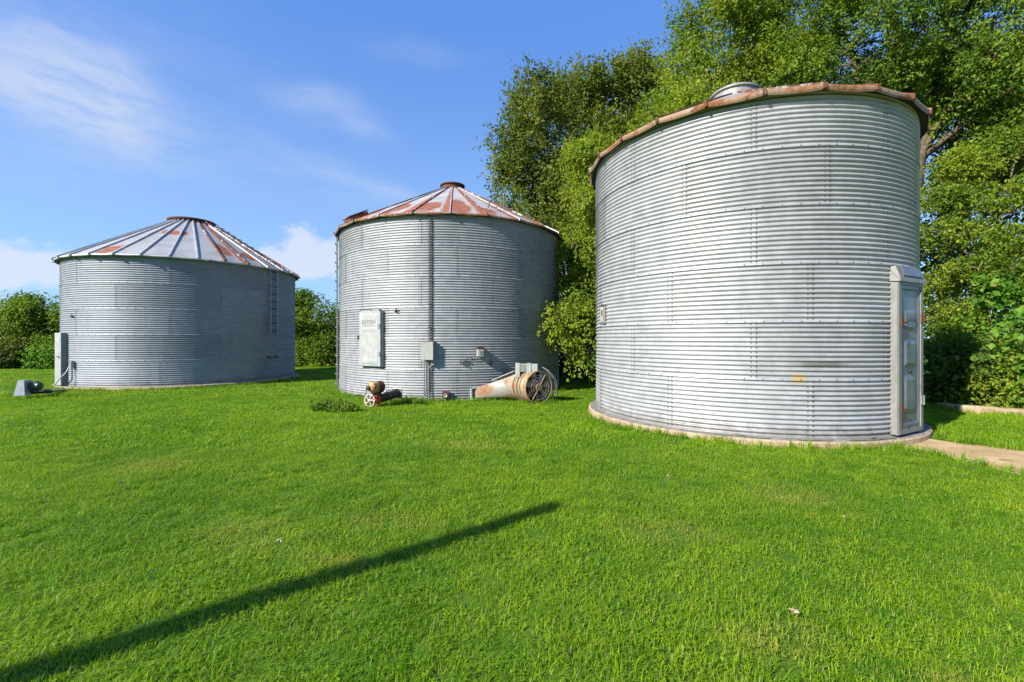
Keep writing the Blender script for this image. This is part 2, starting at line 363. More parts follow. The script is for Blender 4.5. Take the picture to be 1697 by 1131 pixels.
# ------------------------------------------------------------------ grain bins
PITCH = .8128/12
def wall_panel(R, zb, a0, a1, nseg, mat_, parent, first, lastring, bolts2=True, cut=None, boltr=.0085):
    """one corrugated sheet from a0 to a1 degrees; its far edge laps over the next sheet, its lower edge over the ring below"""
    rows = 97; lap = R_(0) + .035/R
    A = np.r_[np.linspace(R_(a0), R_(a1), nseg+1), R_(a1)+lap]; A = np.r_[A[:-2], R_(a1)-lap*.2, A[-1]]
    T = np.linspace(0, 12, rows)
    z = T*PITCH; bot = 0 if first else -.012
    prof = 0.0142*np.cos(2*PI*T); prof += .0022*np.clip(1-T/.9, 0, 1) if not first else 0
    z[0] += bot
    vs = []; nA = len(A)
    out_ = np.zeros(nA); out_[-2:] = .003
    for j in range(rows):
        r = R+prof[j]+out_
        vs.append(np.stack([r*np.cos(A), r*np.sin(A), np.full(nA, zb+z[j])], -1))
    vs = np.concatenate(vs); id_ = np.arange(rows*nA).reshape(rows, nA)
    fs = np.stack([id_[:-1, :-1], id_[:-1, 1:], id_[1:, 1:], id_[1:, :-1]], -1).reshape(-1, 4)
    mb = MB(); mb.v = [tuple(x) for x in vs.tolist()]; mb.f = [tuple(x) for x in fs.tolist()]; mb.m = [0]*len(fs); mb.sm = [True]*len(fs)
    def bolt(ang, zz_, rr):
        n, t, k = V((math.cos(ang), math.sin(ang), 0)), V((-math.sin(ang), math.cos(ang), 0)), V((0, 0, 1))
        c = n*rr+k*zz_; vv = []
        for q in range(6):
            a = q*PI/3; vv.append(c+(t*math.cos(a)+k*math.sin(a))*boltr)
        for q in range(6):
            a = q*PI/3; vv.append(c+n*.007+(t*math.cos(a)+k*math.sin(a))*boltr*.75)
        mb.add(vv, [(q, (q+1) % 6, 6+(q+1) % 6, 6+q) for q in range(6)]+[tuple(range(6, 12))], 1)
    for i in range(12):
        zc = zb+(i+.5)*PITCH
        for q in ((-.6, .7) if bolts2 else (0,)):
            bolt(R_(a1)+q*.05/R*1.0, zc, R-.0095+.003)
    nb = max(3, int(round(R_(a1-a0)*R/.235)))
    if not first:
        for i in range(nb): bolt(R_(a0)+R_(a1-a0)*(i+.5)/nb, zb+.001, R+.0158)
    return mb.build('wall_panel', [mat_, mBolt], parent)

def bin_walls(root, R, rings, odd, even, step, nseg, m, other=None, bolts2=True):
    n = int(round(360/step))
    for k in range(rings):
        off = other.get(k+1) if other and k+1 in other else (odd if k % 2 == 0 else even)
        for i in range(n): wall_panel(R, k*.8128, off+i*step, off+(i+1)*step, nseg, m, root, k == 0, k == rings-1, bolts2)

def bin_roof(root, Re, ze, Rc, zc, phase, step, mR, mLipM, lip, rib_fn, marks, ribs=(.035, .05), scallop=.02):
    n = int(round(360/step))
    for i in range(n):
        a0, a1 = R_(phase+i*step), R_(phase+(i+1)*step); nu, nv = 5, 8
        vs = []; uvs = []
        e0, e1 = V((math.cos(a0), math.sin(a0), 0)), V((math.cos(a1), math.sin(a1), 0))
        for j in range(nv+1):
            v = j/nv; r = Re+(Rc-Re)*v; z = ze+(zc-ze)*v
            for q in range(nu+1):
                u = q/nu; p = (e0*(1-u)+e1*u)*r; bow = scallop*math.sin(PI*u)*(1-v)
                vs.append((p.x, p.y, z-bow*.5)); uvs.append((u, v))
        b = len(vs)
        for j in range(1, 4):                               # rolled eave lip, bending down and slightly back
            for q in range(nu+1):
                u = q/nu; fr = j/3; p = (e0*(1-u)+e1*u)*(Re+.012*math.sin(fr*PI)-.010*fr)
                vs.append((p.x, p.y, ze-lip*fr-scallop*.5*math.sin(PI*u)*(1+fr))); uvs.append((u, -.02*fr))
        fs = [(j*(nu+1)+q, j*(nu+1)+q+1, (j+1)*(nu+1)+q+1, (j+1)*(nu+1)+q) for j in range(nv) for q in range(nu)]
        rowi = [0]+[b//(nu+1)+j for j in range(3)]
        nf = len(fs)
        for j in range(3):
            for q in range(nu): fs.append((rowi[j]*(nu+1)+q, rowi[j+1]*(nu+1)+q, rowi[j+1]*(nu+1)+q+1, rowi[j]*(nu+1)+q+1))
        mb = MB(); mb.add(vs, fs, 0, False)
        for j in range(nf, len(fs)): mb.m[j] = 1
        o = mb.build('roof_panel', [mR, mLipM], root); me = o.data
        uvl = me.uv_layers.new(name='UVMap'); li = [0]*len(me.loops); me.loops.foreach_get('vertex_index', li)
        uvl.data.foreach_set('uv', [c for k in li for c in uvs[k]])
        mk = marks(phase+(i+.5)*step); at = me.color_attributes.new('mark', 'FLOAT_COLOR', 'POINT')
        at.data.foreach_set('color', list(mk)*len(me.vertices))
    for i in range(n):                                      # standing ribs over the sheet joints
        d = phase+i*step; nrm, t, k = frame(d); w_, h_ = ribs
        mb = MB(); prev = None
        path_ = [(Re+.006, ze-lip*.9), (Re+.016, ze-.01), (Re-.03, ze+.012), ((Re+Rc)/2, (ze+zc)/2+.004), (Rc, zc+.004)]
        sl = V((Rc-Re, 0, zc-ze)).normalized(); up = nrm*(-sl.z)*-1+k*(-sl.x); up = (nrm*sl.z+k*(-sl.x)).normalized()
        if up.z < 0: up = -up
        vs = []
        for j, (r, z) in enumerate(path_):
            u_ = nrm if j == 0 else (nrm*.7+k*.7 if j == 1 else up); ww = w_*(1-.35*max(0, (j-2))/2)
            hh = h_
            c = nrm*r+k*z
            vs += [c-t*ww*.5-u_*.012, c-t*ww*.38+u_*hh, c+t*ww*.38+u_*hh, c+t*ww*.5-u_*.012]
        fs = []
        for j in range(len(path_)-1):
            for q in range(3): fs.append((j*4+q, j*4+q+1, (j+1)*4+q+1, (j+1)*4+q))
        fs += [(0, 3, 2, 1), (len(vs)-4, len(vs)-3, len(vs)-2, len(vs)-1)]
        mb.add(vs, fs); mb.build('roof_rib', rib_fn(((d+180) % 360)-180), root)
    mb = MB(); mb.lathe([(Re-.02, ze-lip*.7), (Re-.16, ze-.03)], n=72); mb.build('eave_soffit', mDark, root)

def slab(root, Rw, Ro, h, root_z):
    mb = MB(); n = 72
    mb.lathe([(Rw-.3, .0-.002), (Rw+.0, -.003), (Ro-.03, -.012), ], n=n, mi=1, smooth=False)
    mb.lathe([(Ro-.03, -.012), (Ro, -.035), (Ro+.01, -h)], n=n, mi=0, smooth=False)
    return mb.build('foundation', [mConcT, mTar], root)

def text_mesh(name, s, size, origin, ax_x, ax_y, m, parent, depth=.002):
    cu = bpy.data.curves.new(name, 'FONT'); cu.body = s; cu.size = size; cu.extrude = depth; cu.align_x = 'CENTER'; cu.align_y = 'CENTER'
    to = bpy.data.objects.new(name, cu); C.objects.link(to); bpy.context.view_layer.update()
    me = bpy.data.meshes.new_from_object(to.evaluated_get(bpy.context.evaluated_depsgraph_get())); bpy.data.objects.remove(to)
    me.name = name; me.materials.clear(); me.materials.append(m)
    az_ = ax_x.cross(ax_y); mt = Matrix((ax_x, ax_y, az_)).transposed().to_4x4(); mt.translation = origin
    me.transform(mt); o = bpy.data.objects.new(name, me); C.objects.link(o); o.parent = parent; return o

def marks_fn(spec, default):
    def fn(a):
        a = ((a+180) % 360)-180
        for lo, mk in spec.items():
            if abs(((a-lo+180) % 360)-180) < 6: return mk
        return default(a)
    return fn
rr = random.Random(3)

# ---- near bin (right)
bR = empty('grain_bin', BINS['R'], 'nearest and tallest corrugated grain bin at right, with grey hooded door and rusty eave', 'grain bin', 'round corrugated steel grain bins')
bin_walls(bR, 2.703, 6, -136.3-40*4, -151.5-40*4, 40, 16, mGalvR, {5: -131.5-160})
slab(bR, 2.703, 2.86, .25, 0)
bin_roof(bR, 2.84, 4.835, .42, 6.05, -154.1, 15, mRoofR, mLip, .075, lambda d: mRibRust,
         lambda a: (rr.random(), rr.random()*.3, .2, .6), (.045, .022), .018)
mb = MB(); mb.lathe([(.43, 5.98), (.42, 6.18), (.46, 6.19), (.46, 6.22), (.43, 6.23), (.30, 6.31), (.12, 6.35), (.001, 6.36)], n=32)
mRcap = metal_mat('cap_pale', (.20, .195, .185), (.28, .27, .255), .6, .2, .25, 5)
sharp(mb.build('roof_cap', mRcap, bR), 30)

def casing_door(root, phi, w, d, z0, z1, inner, hood=True):
    """deep steel casing on a curved wall holding a flat pressed door; returns (door, n, t)"""
    n, t, k = frame(phi); c = lambda a, b, z: n*(d+b)+t*a+k*z
    fr = MB(); th = .05
    hw = w/2
    for s in (-1, 1):                                       # side casings reach back to the wall
        fr.box(c(s*(hw-.02), -.11, (z0+z1)/2), (.26, .045, z1-z0), (n, t, k))
        fr.box(c(s*(hw-.035), .012, (z0+z1)/2), (.02, .075, z1-z0-.01), (n, t, k))
        fr.box(c(s*(hw+.008), -.13, (z0+z1)/2), (.05, .03, z1-z0+.04), (n, t, k))
        for i in range(15):
            fr.box(c(s*(hw+.03), -.125, z0+.08+i*(z1-z0-.1)/14), (.02, .03, .016), (n, t, k), mi=1)
    fr.box(c(0, -.11, z0+.03), (.25, w-.02, .05), (n, t, k)); fr.box(c(0, .013, z0+.035), (.022, w-.02, .06), (n, t, k))
    fr.box(c(0, -.11, z1-.03), (.25, w-.02, .05), (n, t, k)); fr.box(c(0, .013, z1-.035), (.022, w-.02, .06), (n, t, k))
    frame_o = fr.build('door_frame', [mFrame, mBolt], root)
    return frame_o, c, n, t, k
# door of the near bin
fo, c, n, t, k = casing_door(bR, -61.5, .77, 2.755, .03, 2.21, None)
hd = MB(); w_ = .82; zt = 2.42; zb = 2.19
prof = [(-.14, zt), (-.02, zt-.01), (.045, zb+.05), (.05, zb+.0), (.035, zb+.0), (-.14, zb+.02)]
vs = [n*(2.755+b)+t*s*(w_/2-(.03 if z > 2.35 else 0))+k*z for s in (-1, 1) for b, z in prof]
m_ = len(prof); fs = [(i, (i+1) % m_, m_+(i+1) % m_, m_+i) for i in range(m_)]+[tuple(range(m_))[::-1], tuple(range(m_, 2*m_))]
hd.add(vs, fs)
hd.box(n*(2.755-.035)+k*(2.34)+n*.064, (.006, .60, .13), (n*.96-k*.27*-1, t, (k*.96-n*.27)), mi=1)
hd.build('door_hood', [mFrame, mDoor], bR)
dm = MB(); dw, z0, z1 = .66, .09, 2.16
def pressed(mb, c, w, z0, z1, panels, base=-.005, mi=0):
    """flat leaf with pressed rectangular fields, as a height grid"""
    ux = sorted(set([-w/2, w/2]+[x for p in panels for x in (p[0], p[0]+p[4], p[1]-p[4], p[1])]))
    uz = sorted(set([z0, z1]+[x for p in panels for x in (p[2], p[2]+p[5], p[3]-p[5], p[3])]))
    def h(x, z):
        q = 0
        for (xa, xb, za, zb_, ex, ez, dep) in panels:
            fx = min((x-xa)/ex, (xb-x)/ex, 1); fz = min((z-za)/ez, (zb_-z)/ez, 1); q += dep*max(0, min(fx, fz))
        return q
    vs = [c(x, base+h(x, z), z) for z in uz for x in ux]; nx_ = len(ux)
    fs = [(j*nx_+i, j*nx_+i+1, (j+1)*nx_+i+1, (j+1)*nx_+i) for j in range(len(uz)-1) for i in range(nx_-1)]
    mb.add(vs, fs, mi)
pressed(dm, c, dw, z0, z1, [(-.27, .27, .15, 2.10, .02, .03, -.012), (-.17, .17, 1.50, 1.80, .03, .05, .02), (-.17, .17, .98, 1.36, .03, .05, .02), (-.17, .17, .30, .86, .03, .07, .02)], base=.008)
door = dm.build('door', mDoor, bR)
for z in (1.62, .40):
    lb = MB()
    lb.tube([c(-.33, .03, z), c(-.22, .055, z-.01)], .012, 6); lb.box(c(-.335, .03, z), (.03, .04, .12), (n, t, k))
    lb.tube([c(-.22, .04, z-.10), c(-.16, .03, z-.27)], .006, 5)
    lb.build('door_latch', mRust, door)
for z, mm in ((1.68, mRust), (.48, mFrame)):
    hb = MB(); hb.box(c(.335, .03, z), (.02, .08, .13), (n, t, k), bev=.004); hb.tube([c(.345, .045, z-.07), c(.345, .045, z+.07)], .011, 6); hb.build('door_hinge', mm, door)
hb = MB(); hb.lathe([(.03, 0), (.03, .012), (.012, .014), (.012, .03), (.001, .03)], c(.0, .0, .92), n, 12); hb.build('door_knob', mDark, door)
text_mesh('embossed_name', 'EATON', .085, c(0, .0195, 1.66), t, k, mInk, door, .001)
# flashing strips lying on the slab by the door and a small access box at the left
mb = MB(); nn, tt, kk = frame(-176+4.5)
mb.box(nn*2.725+kk*1.84, (.05, .19, .36), (nn, tt, kk), bev=.02); mb.box(nn*2.755+kk*1.84, (.02, .13, .29), (nn, tt, kk), mi=1, bev=.01)
mb.box(nn*2.77+tt*.045+kk*1.87, (.02, .025, .10), (nn, tt, kk), mi=2); mb.box(nn*2.75+kk*1.83+kk*.19, (.07, .20, .018), (nn, tt, kk))
o = mb.build('junction_box', [mFrame, mBox, mRust]); o.location = BINS['R']; tag(o, 'small pale metal box with rusty latch on left side of the nearest bin wall', 'junction box')
for a in (-75, -82, -118, -112, -96):
    mb = MB(); nn, tt, kk = frame(a); mb.box(nn*(2.775)+kk*.0055, (.06, .42, .012), (nn, (tt+nn*rr.uniform(-.04, .04)).normalized(), kk))
    mb.build('base_flashing', mGalvR, bR)

# ---- middle bin
bM = empty('grain_bin', BINS['M'], 'middle corrugated grain bin with rust streaked cone roof and small raised hatch', 'grain bin', 'round corrugated steel grain bins')
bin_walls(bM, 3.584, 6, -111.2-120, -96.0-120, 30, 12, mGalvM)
slab(bM, 3.584, 3.80, .2, 0)
bin_roof(bM, 3.735, 4.87, .40, 6.62, -128.4, 15, mRoofM, mLip, .05, lambda d: mRibG if int(abs(d)) % 2 else mRibRust,
         marks_fn({}, lambda a: (.3 if rr.random() < .5 else .1, .08+rr.random()*.15, .05+.2*rr.random(), .4+.6*rr.random())), (.035, .03), .02)
mb = MB(); mb.lathe([(.40, 6.58), (.38, 6.68), (.37, 6.76), (.42, 6.77), (.42, 6.80), (.30, 6.84), (.001, 6.86)], n=32); sharp(mb.build('roof_cap', mRust, bM), 30)
# raised hatch lid of the roof at the left eave
nn, tt, kk = frame(-141); mb = MB(); sl = (nn*(-.885)+kk*.465).normalized(); upn = tt.cross(sl); upn = upn if upn.z > 0 else -upn
cc = nn*3.25+kk*5.10
mb.box(cc+upn*.06, (.58, .56, .10), (sl, tt, upn), bev=.02); mb.box(cc+upn*.145, (.62, .60, .03), (sl, tt, upn), bev=.012); mb.box(cc+upn*.165, (.45, .05, .03), (sl, tt, upn))
mb.build('roof_hatch', mRibRust, bM)
# bent rod and wires on the right slope
mb = MB(); nn, tt, kk = frame(-63.5); b0 = nn*3.05+kk*5.27
mb.tube([b0, b0+tt*.05+kk*.18+nn*.0, b0+tt*.42+kk*.42], .018, 6); mb.build('roof_rod', mDark, bM)
mb = MB(); nn, tt, kk = frame(-55); b0 = nn*3.1+kk*5.24
for q in (-.09, .02, .10): mb.tube([b0+tt*q, b0+tt*(q-.02)+kk*.5], .008, 5)
mb.tube([b0-tt*.4, b0-tt*.1+kk*.09, b0+tt*.15+kk*.02, b0+tt*.35+kk*.06], .012, 5); mb.build('roof_bracket', mConduit, bM)
# inspection hatch with name
n, t, k = frame(-119); c = lambda a, b, z: n*(3.66+b)+t*a+k*z
mb = MB(); z0, z1 = .86, 2.35
mb.box(c(0, -.07, (z0+z1)/2), (.14, .80, z1-z0), (n, t, k)); mb.build('door_frame', mPale, bM)
mb = MB(); mb.box(c(0, .018, (z0+z1)/2), (.03, .78, z1-z0-.03), (n, t, k), bev=.006)
pressed(mb, c, .70, z0+.05, z1-.06, [(-.33, .33, z0+.07, z1-.08, .02, .02, .008), (-.26, .26, z0+.16, z0+.98, .03, .06, -.008), (-.26, .26, z0+1.03, z0+1.10, .02, .02, -.006)], base=.034)
hM = mb.build('door', mPale, bM)
text_mesh('embossed_name', 'EATON', .15, c(-.02, .0445, z0+1.19), t, k, mInk, hM, .0015)
for z in (z0+.35, z0+1.08):
    hb = MB(); hb.box(c(.345, .046, z), (.016, .07, .11), (n, t, k), bev=.003); hb.tube([c(.385, .04, z-.06), c(.385, .04, z+.06)], .012, 6); hb.build('door_hinge', mConduit, hM)
hb = MB(); hb.box(c(-.42, .03, z0+.78), (.05, .06, .12), (n, t, k), bev=.01); hb.tube([c(-.45, .03, z0+.84), c(-.43, .06, z0+.72)], .012, 6); hb.build('door_latch', mDark, hM)
hb = MB(); hb.tube([c(-.36, .01, z1+.01), c(-.36, .01, z1+.04), c(.02, .01, z1+.045), c(.05, .01, z1+.0)], .012, 6); hb.box(c(.36, .01, z1+.015), (.04, .08, .04), (n, t, k)); hb.build('hatch_rail', mDark, bM)
# ladder seen edge on at the left
nn, tt, kk = frame(-156.5); mb = MB()
for q in (-.18, .18): mb.box(nn*3.655+tt*q+kk*2.35, (.035, .02, 4.7), (nn, tt, kk))
lad = mb.build('ladder', mConduit, bM)
for i in range(16):
    mb = MB(); z = .25+i*.285; mb.tube([nn*3.655-tt*.18+kk*z, nn*3.70+kk*z-tt*.15, nn*3.70+kk*z+tt*.15, nn*3.655+tt*.18+kk*z], .014, 6)
    mb.build('rung', mConduit, lad)
mb = MB()
for z in (.5, 1.6, 2.7, 3.8): 
    for q in (-.18, .18): mb.box(nn*3.62+tt*q+kk*z, (.08, .03, .03), (nn, tt, kk))
mb.build('ladder_bracket', mConduit, lad)
def knob(B, a, z, R, nm):
    nn, tt, kk = frame(a); mb = MB(); mb.box(nn*(R+.02)+kk*z, (.04, .06, .05), (nn, tt, kk), bev=.008); mb.tube([nn*(R+.03)+kk*z, nn*(R+.09)+kk*(z+.02)], .014, 6)
    mb.box(nn*(R+.05)+tt*.03+kk*(z+.05), (.015, .03, .06), (nn, tt, kk)); mb.build('wall_fitting', mRust, B)
knob(bM, -106.5, 2.33, 3.59, ''); knob(bM, -66.5, .93, 3.59, ''); knob(bM, -50, .75, 3.59, '')

# ---- far left bin
bL = empty('grain_bin', BINS['L'], 'far left squat grain bin with wide pale cone roof, rust patches and ladder', 'grain bin', 'round corrugated steel grain bins')
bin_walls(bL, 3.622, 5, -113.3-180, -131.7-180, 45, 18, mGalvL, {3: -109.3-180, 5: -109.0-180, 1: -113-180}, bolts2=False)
slab(bL, 3.622, 3.80, .25, 0)
rustL = {-91.3: (.5, .10, .11, .15), -35.6: (.35, .28, .13, .4), -69: (.55, .60, .07, .0), -24.4: (.7, .2, .10, .35), -80: (.8, .62, .06, .0), -58: (.2, .6, .06, 0)}
bin_roof(bL, 3.78, 4.10, .70, 5.94, -108.2, 11.25, mRoofL, mLipG, .045, lambda d: mRibRust if -45 < d < -20 or -5 < d < 60 else mRibG,
         marks_fn({k_: v_ for k_, v_ in rustL.items()}, lambda a: (.5, .2, .0, .0)), (.055, .045), .01)
mb = MB(); mb.lathe([(.71, 5.92), (.73, 6.00), (.78, 6.01), (.78, 6.06), (.45, 6.13), (.001, 6.15)], n=40); sharp(mb.build('roof_cap', mRust, bL), 30)
nn, tt, kk = frame(-12.3); mb = MB()
for q in (-.17, .17): mb.box(nn*3.72+tt*q+kk*2.82, (.02, .035, 2.36), (nn, tt, kk)); 
for q in (-.17, .17):
    for z in (1.70, 2.5, 3.3): mb.box(nn*3.67+tt*q+kk*z, (.11, .025, .03), (nn, tt, kk))
lad = mb.build('ladder', mConduit, bL)
for i in range(9):
    mb = MB(); z = 1.80+i*.27; mb.tube([nn*3.72-tt*.17+kk*z, nn*3.72+tt*.17+kk*z], .019, 6); mb.build('rung', mDark, lad)
mb = MB()
for q in (-.19, .19): mb.box(nn*3.66+tt*q+kk*.815, (.10, .09, .05), (nn, tt, kk))
mb.tube([nn*3.66-tt*.19+kk*.80, nn*3.66+tt*.19+kk*.80], .01, 5); mb.build('ladder_bracket', mRust, bL)
mb = MB(); nn, tt, kk = frame(-11); s0, s1 = nn*3.72+kk*4.24, nn*.85+kk*5.95
for q in (-.2, .2): mb.tube([s0+tt*q, s1+tt*q], .020, 6)
rl = mb.build('roof_ladder', mRibRust, bL)
for i in range(11):
    p = s0.lerp(s1, (i+.3)/11); mb = MB(); mb.tube([p-tt*.2+kk*.03, p-tt*.16+kk*.07, p+tt*.16+kk*.07, p+tt*.2+kk*.03], .012, 6); mb.build('rung', mDark, rl)
# rings around the roof where steps are hooked
# door casing projecting at the left
n, t, k = frame(-121.5); c = lambda a, b, z: n*(3.62+b)+t*a+k*z
mb = MB(); mb.box(c(.0, .055, .85), (.15, .60, 1.64), (n, t, k)); mb.box(c(.36, -.07, .86), (.05, .10, 1.62), (n, t, k), mi=1); mb.box(c(-.36, -.07, .86), (.05, .10, 1.62), (n, t, k), mi=1)
dfr = mb.build('door_frame', [mDoor, mPale], bL)
mb = MB(); mb.box(c(0, .14, .85), (.018, .61, 1.66), (n, t, k), bev=.004); pressed(mb, c, .55, .1, 1.6, [(-.22, .22, .2, 1.5, .02, .02, .006)], base=.151); dL = mb.build('door', mPale, bL)
mb = MB(); mb.tube([c(.16, .15, .92), c(.16, .20, .92), c(.24, .20, .92)], .014, 6); mb.box(c(.16, .155, .90), (.01, .04, .09), (n, t, k)); mb.build('door_handle', mDark, dL)
knob(bL, -111, 2.18, 3.63, '')
# ------------------------------------------------------------------ boxes and pipes on the middle bin
BM = V(BINS['M'])
def onM(a, r, z): p = polar(r, a, z); return p
cx_ = lambda px, Z: (px-848.5)/738.83*Z
n, t, k = frame(-92.5); c = lambda a, b, z: n*(3.60+b)+t*a+k*z
root = empty('electrical_box', BINS['M'], 'upright grey electrical cabinet with rust stained top and conduits on the middle bin', 'electrical box')
mb = MB(); mb.box(c(.02, .09, 1.30), (.17, .30, .46), (n, t, k), bev=.008); mb.build('cabinet', mBox, root)
mb = MB(); mb.box(c(.02, .18, 1.30), (.018, .31, .47), (n, t, k), bev=.006); mb.box(c(.02, .195, 1.33), (.01, .02, .02), (n, t, k)); mb.build('cabinet_door', mBox, root)
mb = MB(); mb.box(c(.02, .10, 1.545), (.20, .33, .012), (n, t, k)); mb.build('rain_cover', mLip, root)
for a, z0 in ((.035, 4.80), (.072, 4.80)):
    mb = MB(); mb.tube([c(a, .035, 1.52), c(a, .035, z0)], .012, 8)
    for z in (1.9, 2.5, 3.1, 3.7, 4.3): mb.box(c(a, .03, z), (.03, .05, .02), (n, t, k))
    mb.build('conduit', mDark, root)  # dark colour of these upper runs also stands for the conduit's shadow
for q, (a, b) in enumerate(((-.09, 0), (-.035, -.03), (.03, .01))):
    mb = MB(); mb.tube([c(a, .06, 1.08), c(a, .06, .35), c(a+b, .06, .10), c(a+b*1.2, .07, -.05)], .017, 8); mb.build('conduit', mConduit, root)
mb = MB(); mb.box(c(.145, .06, .985), (.09, .075, .12), (n, t, k), bev=.008); mb.box(c(.145, .108, .985), (.006, .03, .06), (n, t, k), mi=1)
mb.tube([c(.10, .06, .93), c(.06, .06, .86)], .012, 6); mb.build('switch_box', [mBox, mDark], root)
# small socket box with slung cable
n, t, k = frame(-71.2); c = lambda a, b, z: n*(3.60+b)+t*a+k*z
root = empty('socket_box', BINS['M'], 'small white control box under a rusty plate with a thin cable looping left', 'control box')
mb = MB(); mb.box(c(0, .09, 1.235), (.14, .17, .19), (n, t, k), bev=.01); mb.build('box_body', mPale, root)
mb = MB(); mb.box(c(0, .085, 1.365), (.16, .18, .06), (n, t, k), bev=.008); mb.build('top_plate', mRust, root)
mb = MB(); mb.box(c(.015, .163, 1.26), (.006, .07, .045), (n, t, k)); mb.box(c(.015, .163, 1.20), (.006, .07, .02), (n, t, k)); mb.build('label_plate', mInk, root)
pts = []
for i in range(40):
    s_ = i/39; ang = -71.8-6.4*min(1, s_*1.1); pts.append(onM(ang, 3.63, 1.10-.03*math.sin(s_*9)-(.02*s_)))
mb = MB(); mb.tube(pts, .009, 6)
for q, (aa, w2, h2) in enumerate(((-78.4, .9, .16), (-78.0, 1.1, .10), (-76.6, .7, .18), (-77.4, .8, .13))):
    loop = [onM(aa+w2*math.cos(x/14*PI*2), 3.635+.004*q, 1.03-h2*.2+h2*.5*math.sin(x/14*PI*2)) for x in range(13)]; mb.tube(loop, .008, 5)
mb.build('cable', mCable, root)
# dark rusty bracket box low on the wall
n, t, k = frame(-85.1); c = lambda a, b, z: n*(3.60+b)+t*a+k*z
root = empty('outlet_box', BINS['M'], 'small rust red outlet box with round socket low on the middle bin wall', 'outlet box')
mb = MB(); mb.box(c(0, .08, .165), (.12, .17, .19), (n, t, k), bev=.008); mb.build('box_body', mRust, root)
mb = MB(); mb.lathe([(.05, 0), (.05, .02), (.035, .022), (.03, .005), (.001, .005)], c(.0, .14, .15), n, 14); mb.build('socket', mPale, root)

# ------------------------------------------------------------------ aeration fan
mFanW = metal_mat('fan_paint', (.26, .20, .12), (.32, .27, .19), .6, .15, .46, 5, rustc=((.38, .17, .06), (.22, .10, .05)))
mFanD = metal_mat('fan_blade', (.34, .29, .28), (.42, .37, .35), .6, .3, .4, 8)
mFanT = metal_mat('duct_sheet', (.33, .31, .28), (.28, .25, .21), .5, .2, .38, 1.9, soft=.07, rustc=((.30, .14, .055), (.24, .09, .035)))
root = empty('aeration_fan', (.66, 11.0, gz(.66, 11.0)), 'big round rusty aeration fan with duct lying in the grass against the middle bin', 'fan')
o_ = V((0, .0, .40)); A_ = V((-.54, .84, .0)).normalized(); side = V((A_.y, -A_.x, 0)); up = V((0, 0, 1)); RF = .385
mb = MB(); mb.lathe([(RF-.012, .02), (RF-.012, .62), (RF, .62), (RF+.0, .02)], o_, A_, 40, closed=True); mb.build('housing', mFanW, root)
for h0, h1, e in ((-.02, .03, .028), (.26, .33, .02), (.38, .43, .03), (.56, .62, .028)):
    mb = MB(); mb.lathe([(RF, h0), (RF+e, h0), (RF+e, h1), (RF, h1)], o_, A_, 40, closed=True, smooth=False); mb.build('band', mFanW, root)
mb = MB(); mb.lathe([(.001, -.02), (.09, -.02), (.10, .0), (.10, .14), (.001, .14)], o_, A_, 20); sharp(mb.build('motor_hub', mFanW, root), 30)
mb = MB(); mb.lathe([(.001, .14), (.13, .14), (.14, .2), (.14, .5), (.001, .5)], o_, A_, 20); mb.build('motor', mFanD, root)
for i in range(7):
    a = 2*PI*i/7+.2; d = side*math.cos(a)+up*math.sin(a); q = side*-math.sin(a)+up*math.cos(a)
    mb = MB(); vs = []
    for rr_, w2, tw in ((.08, .04, .7), (.22, .065, .5), (.37, .085, .35)):
        for s in (-1, 1): vs.append(o_+A_*(.05+s*math.sin(tw)*w2)+d*rr_+q*s*w2*math.cos(tw))
    vs2 = [v+A_*.006 for v in vs]; mb.add(vs+vs2, [(0, 1, 3, 2), (2, 3, 5, 4), (6, 8, 9, 7), (8, 10, 11, 9), (0, 2, 8, 6), (2, 4, 10, 8), (1, 7, 9, 3), (3, 9, 11, 5), (4, 5, 11, 10)])
    mb.build('blade', mFanD, root)
for i in range(4):
    a = PI*i/2+1.0; d = side*math.cos(a)+up*math.sin(a); mb = MB(); mb.tube([o_-A_*.015+d*.05, o_-A_*.005+d*(RF+.0)], .011, 6); mb.build('guard_rod', mFanW, root)
mb = MB(); 
for rr_ in (.16, .23, .30): mb.lathe([(rr_-.004, -.012), (rr_+.004, -.012), (rr_+.004, -.004), (rr_-.004, -.004)], o_, A_, 32, closed=True)
mb.build('guard_ring', mFanD, root)
mb = MB(); fu = V((-.15, -.99, 0)).normalized(); fs_ = V((.99, -.15, 0)).normalized()
bc = o_+A_*.22-fs_*.17+up*.47
mb.box(bc, (.56, .20, .20), (fs_, -fu, up), bev=.01); mb.build('control_box', mPale, root)
for q in (-.22, .06):
    mb = MB(); mb.box(bc+fs_*q+fu*.108-up*.055, (.11, .02, .36), (fs_, -fu, up)); mb.build('box_strap', mPale, root)
mb = MB(); mb.box(bc+fs_*-.08+fu*.102, (.16, .006, .17), (fs_, -fu, up)); mb.build('box_cover', mFrame, root)
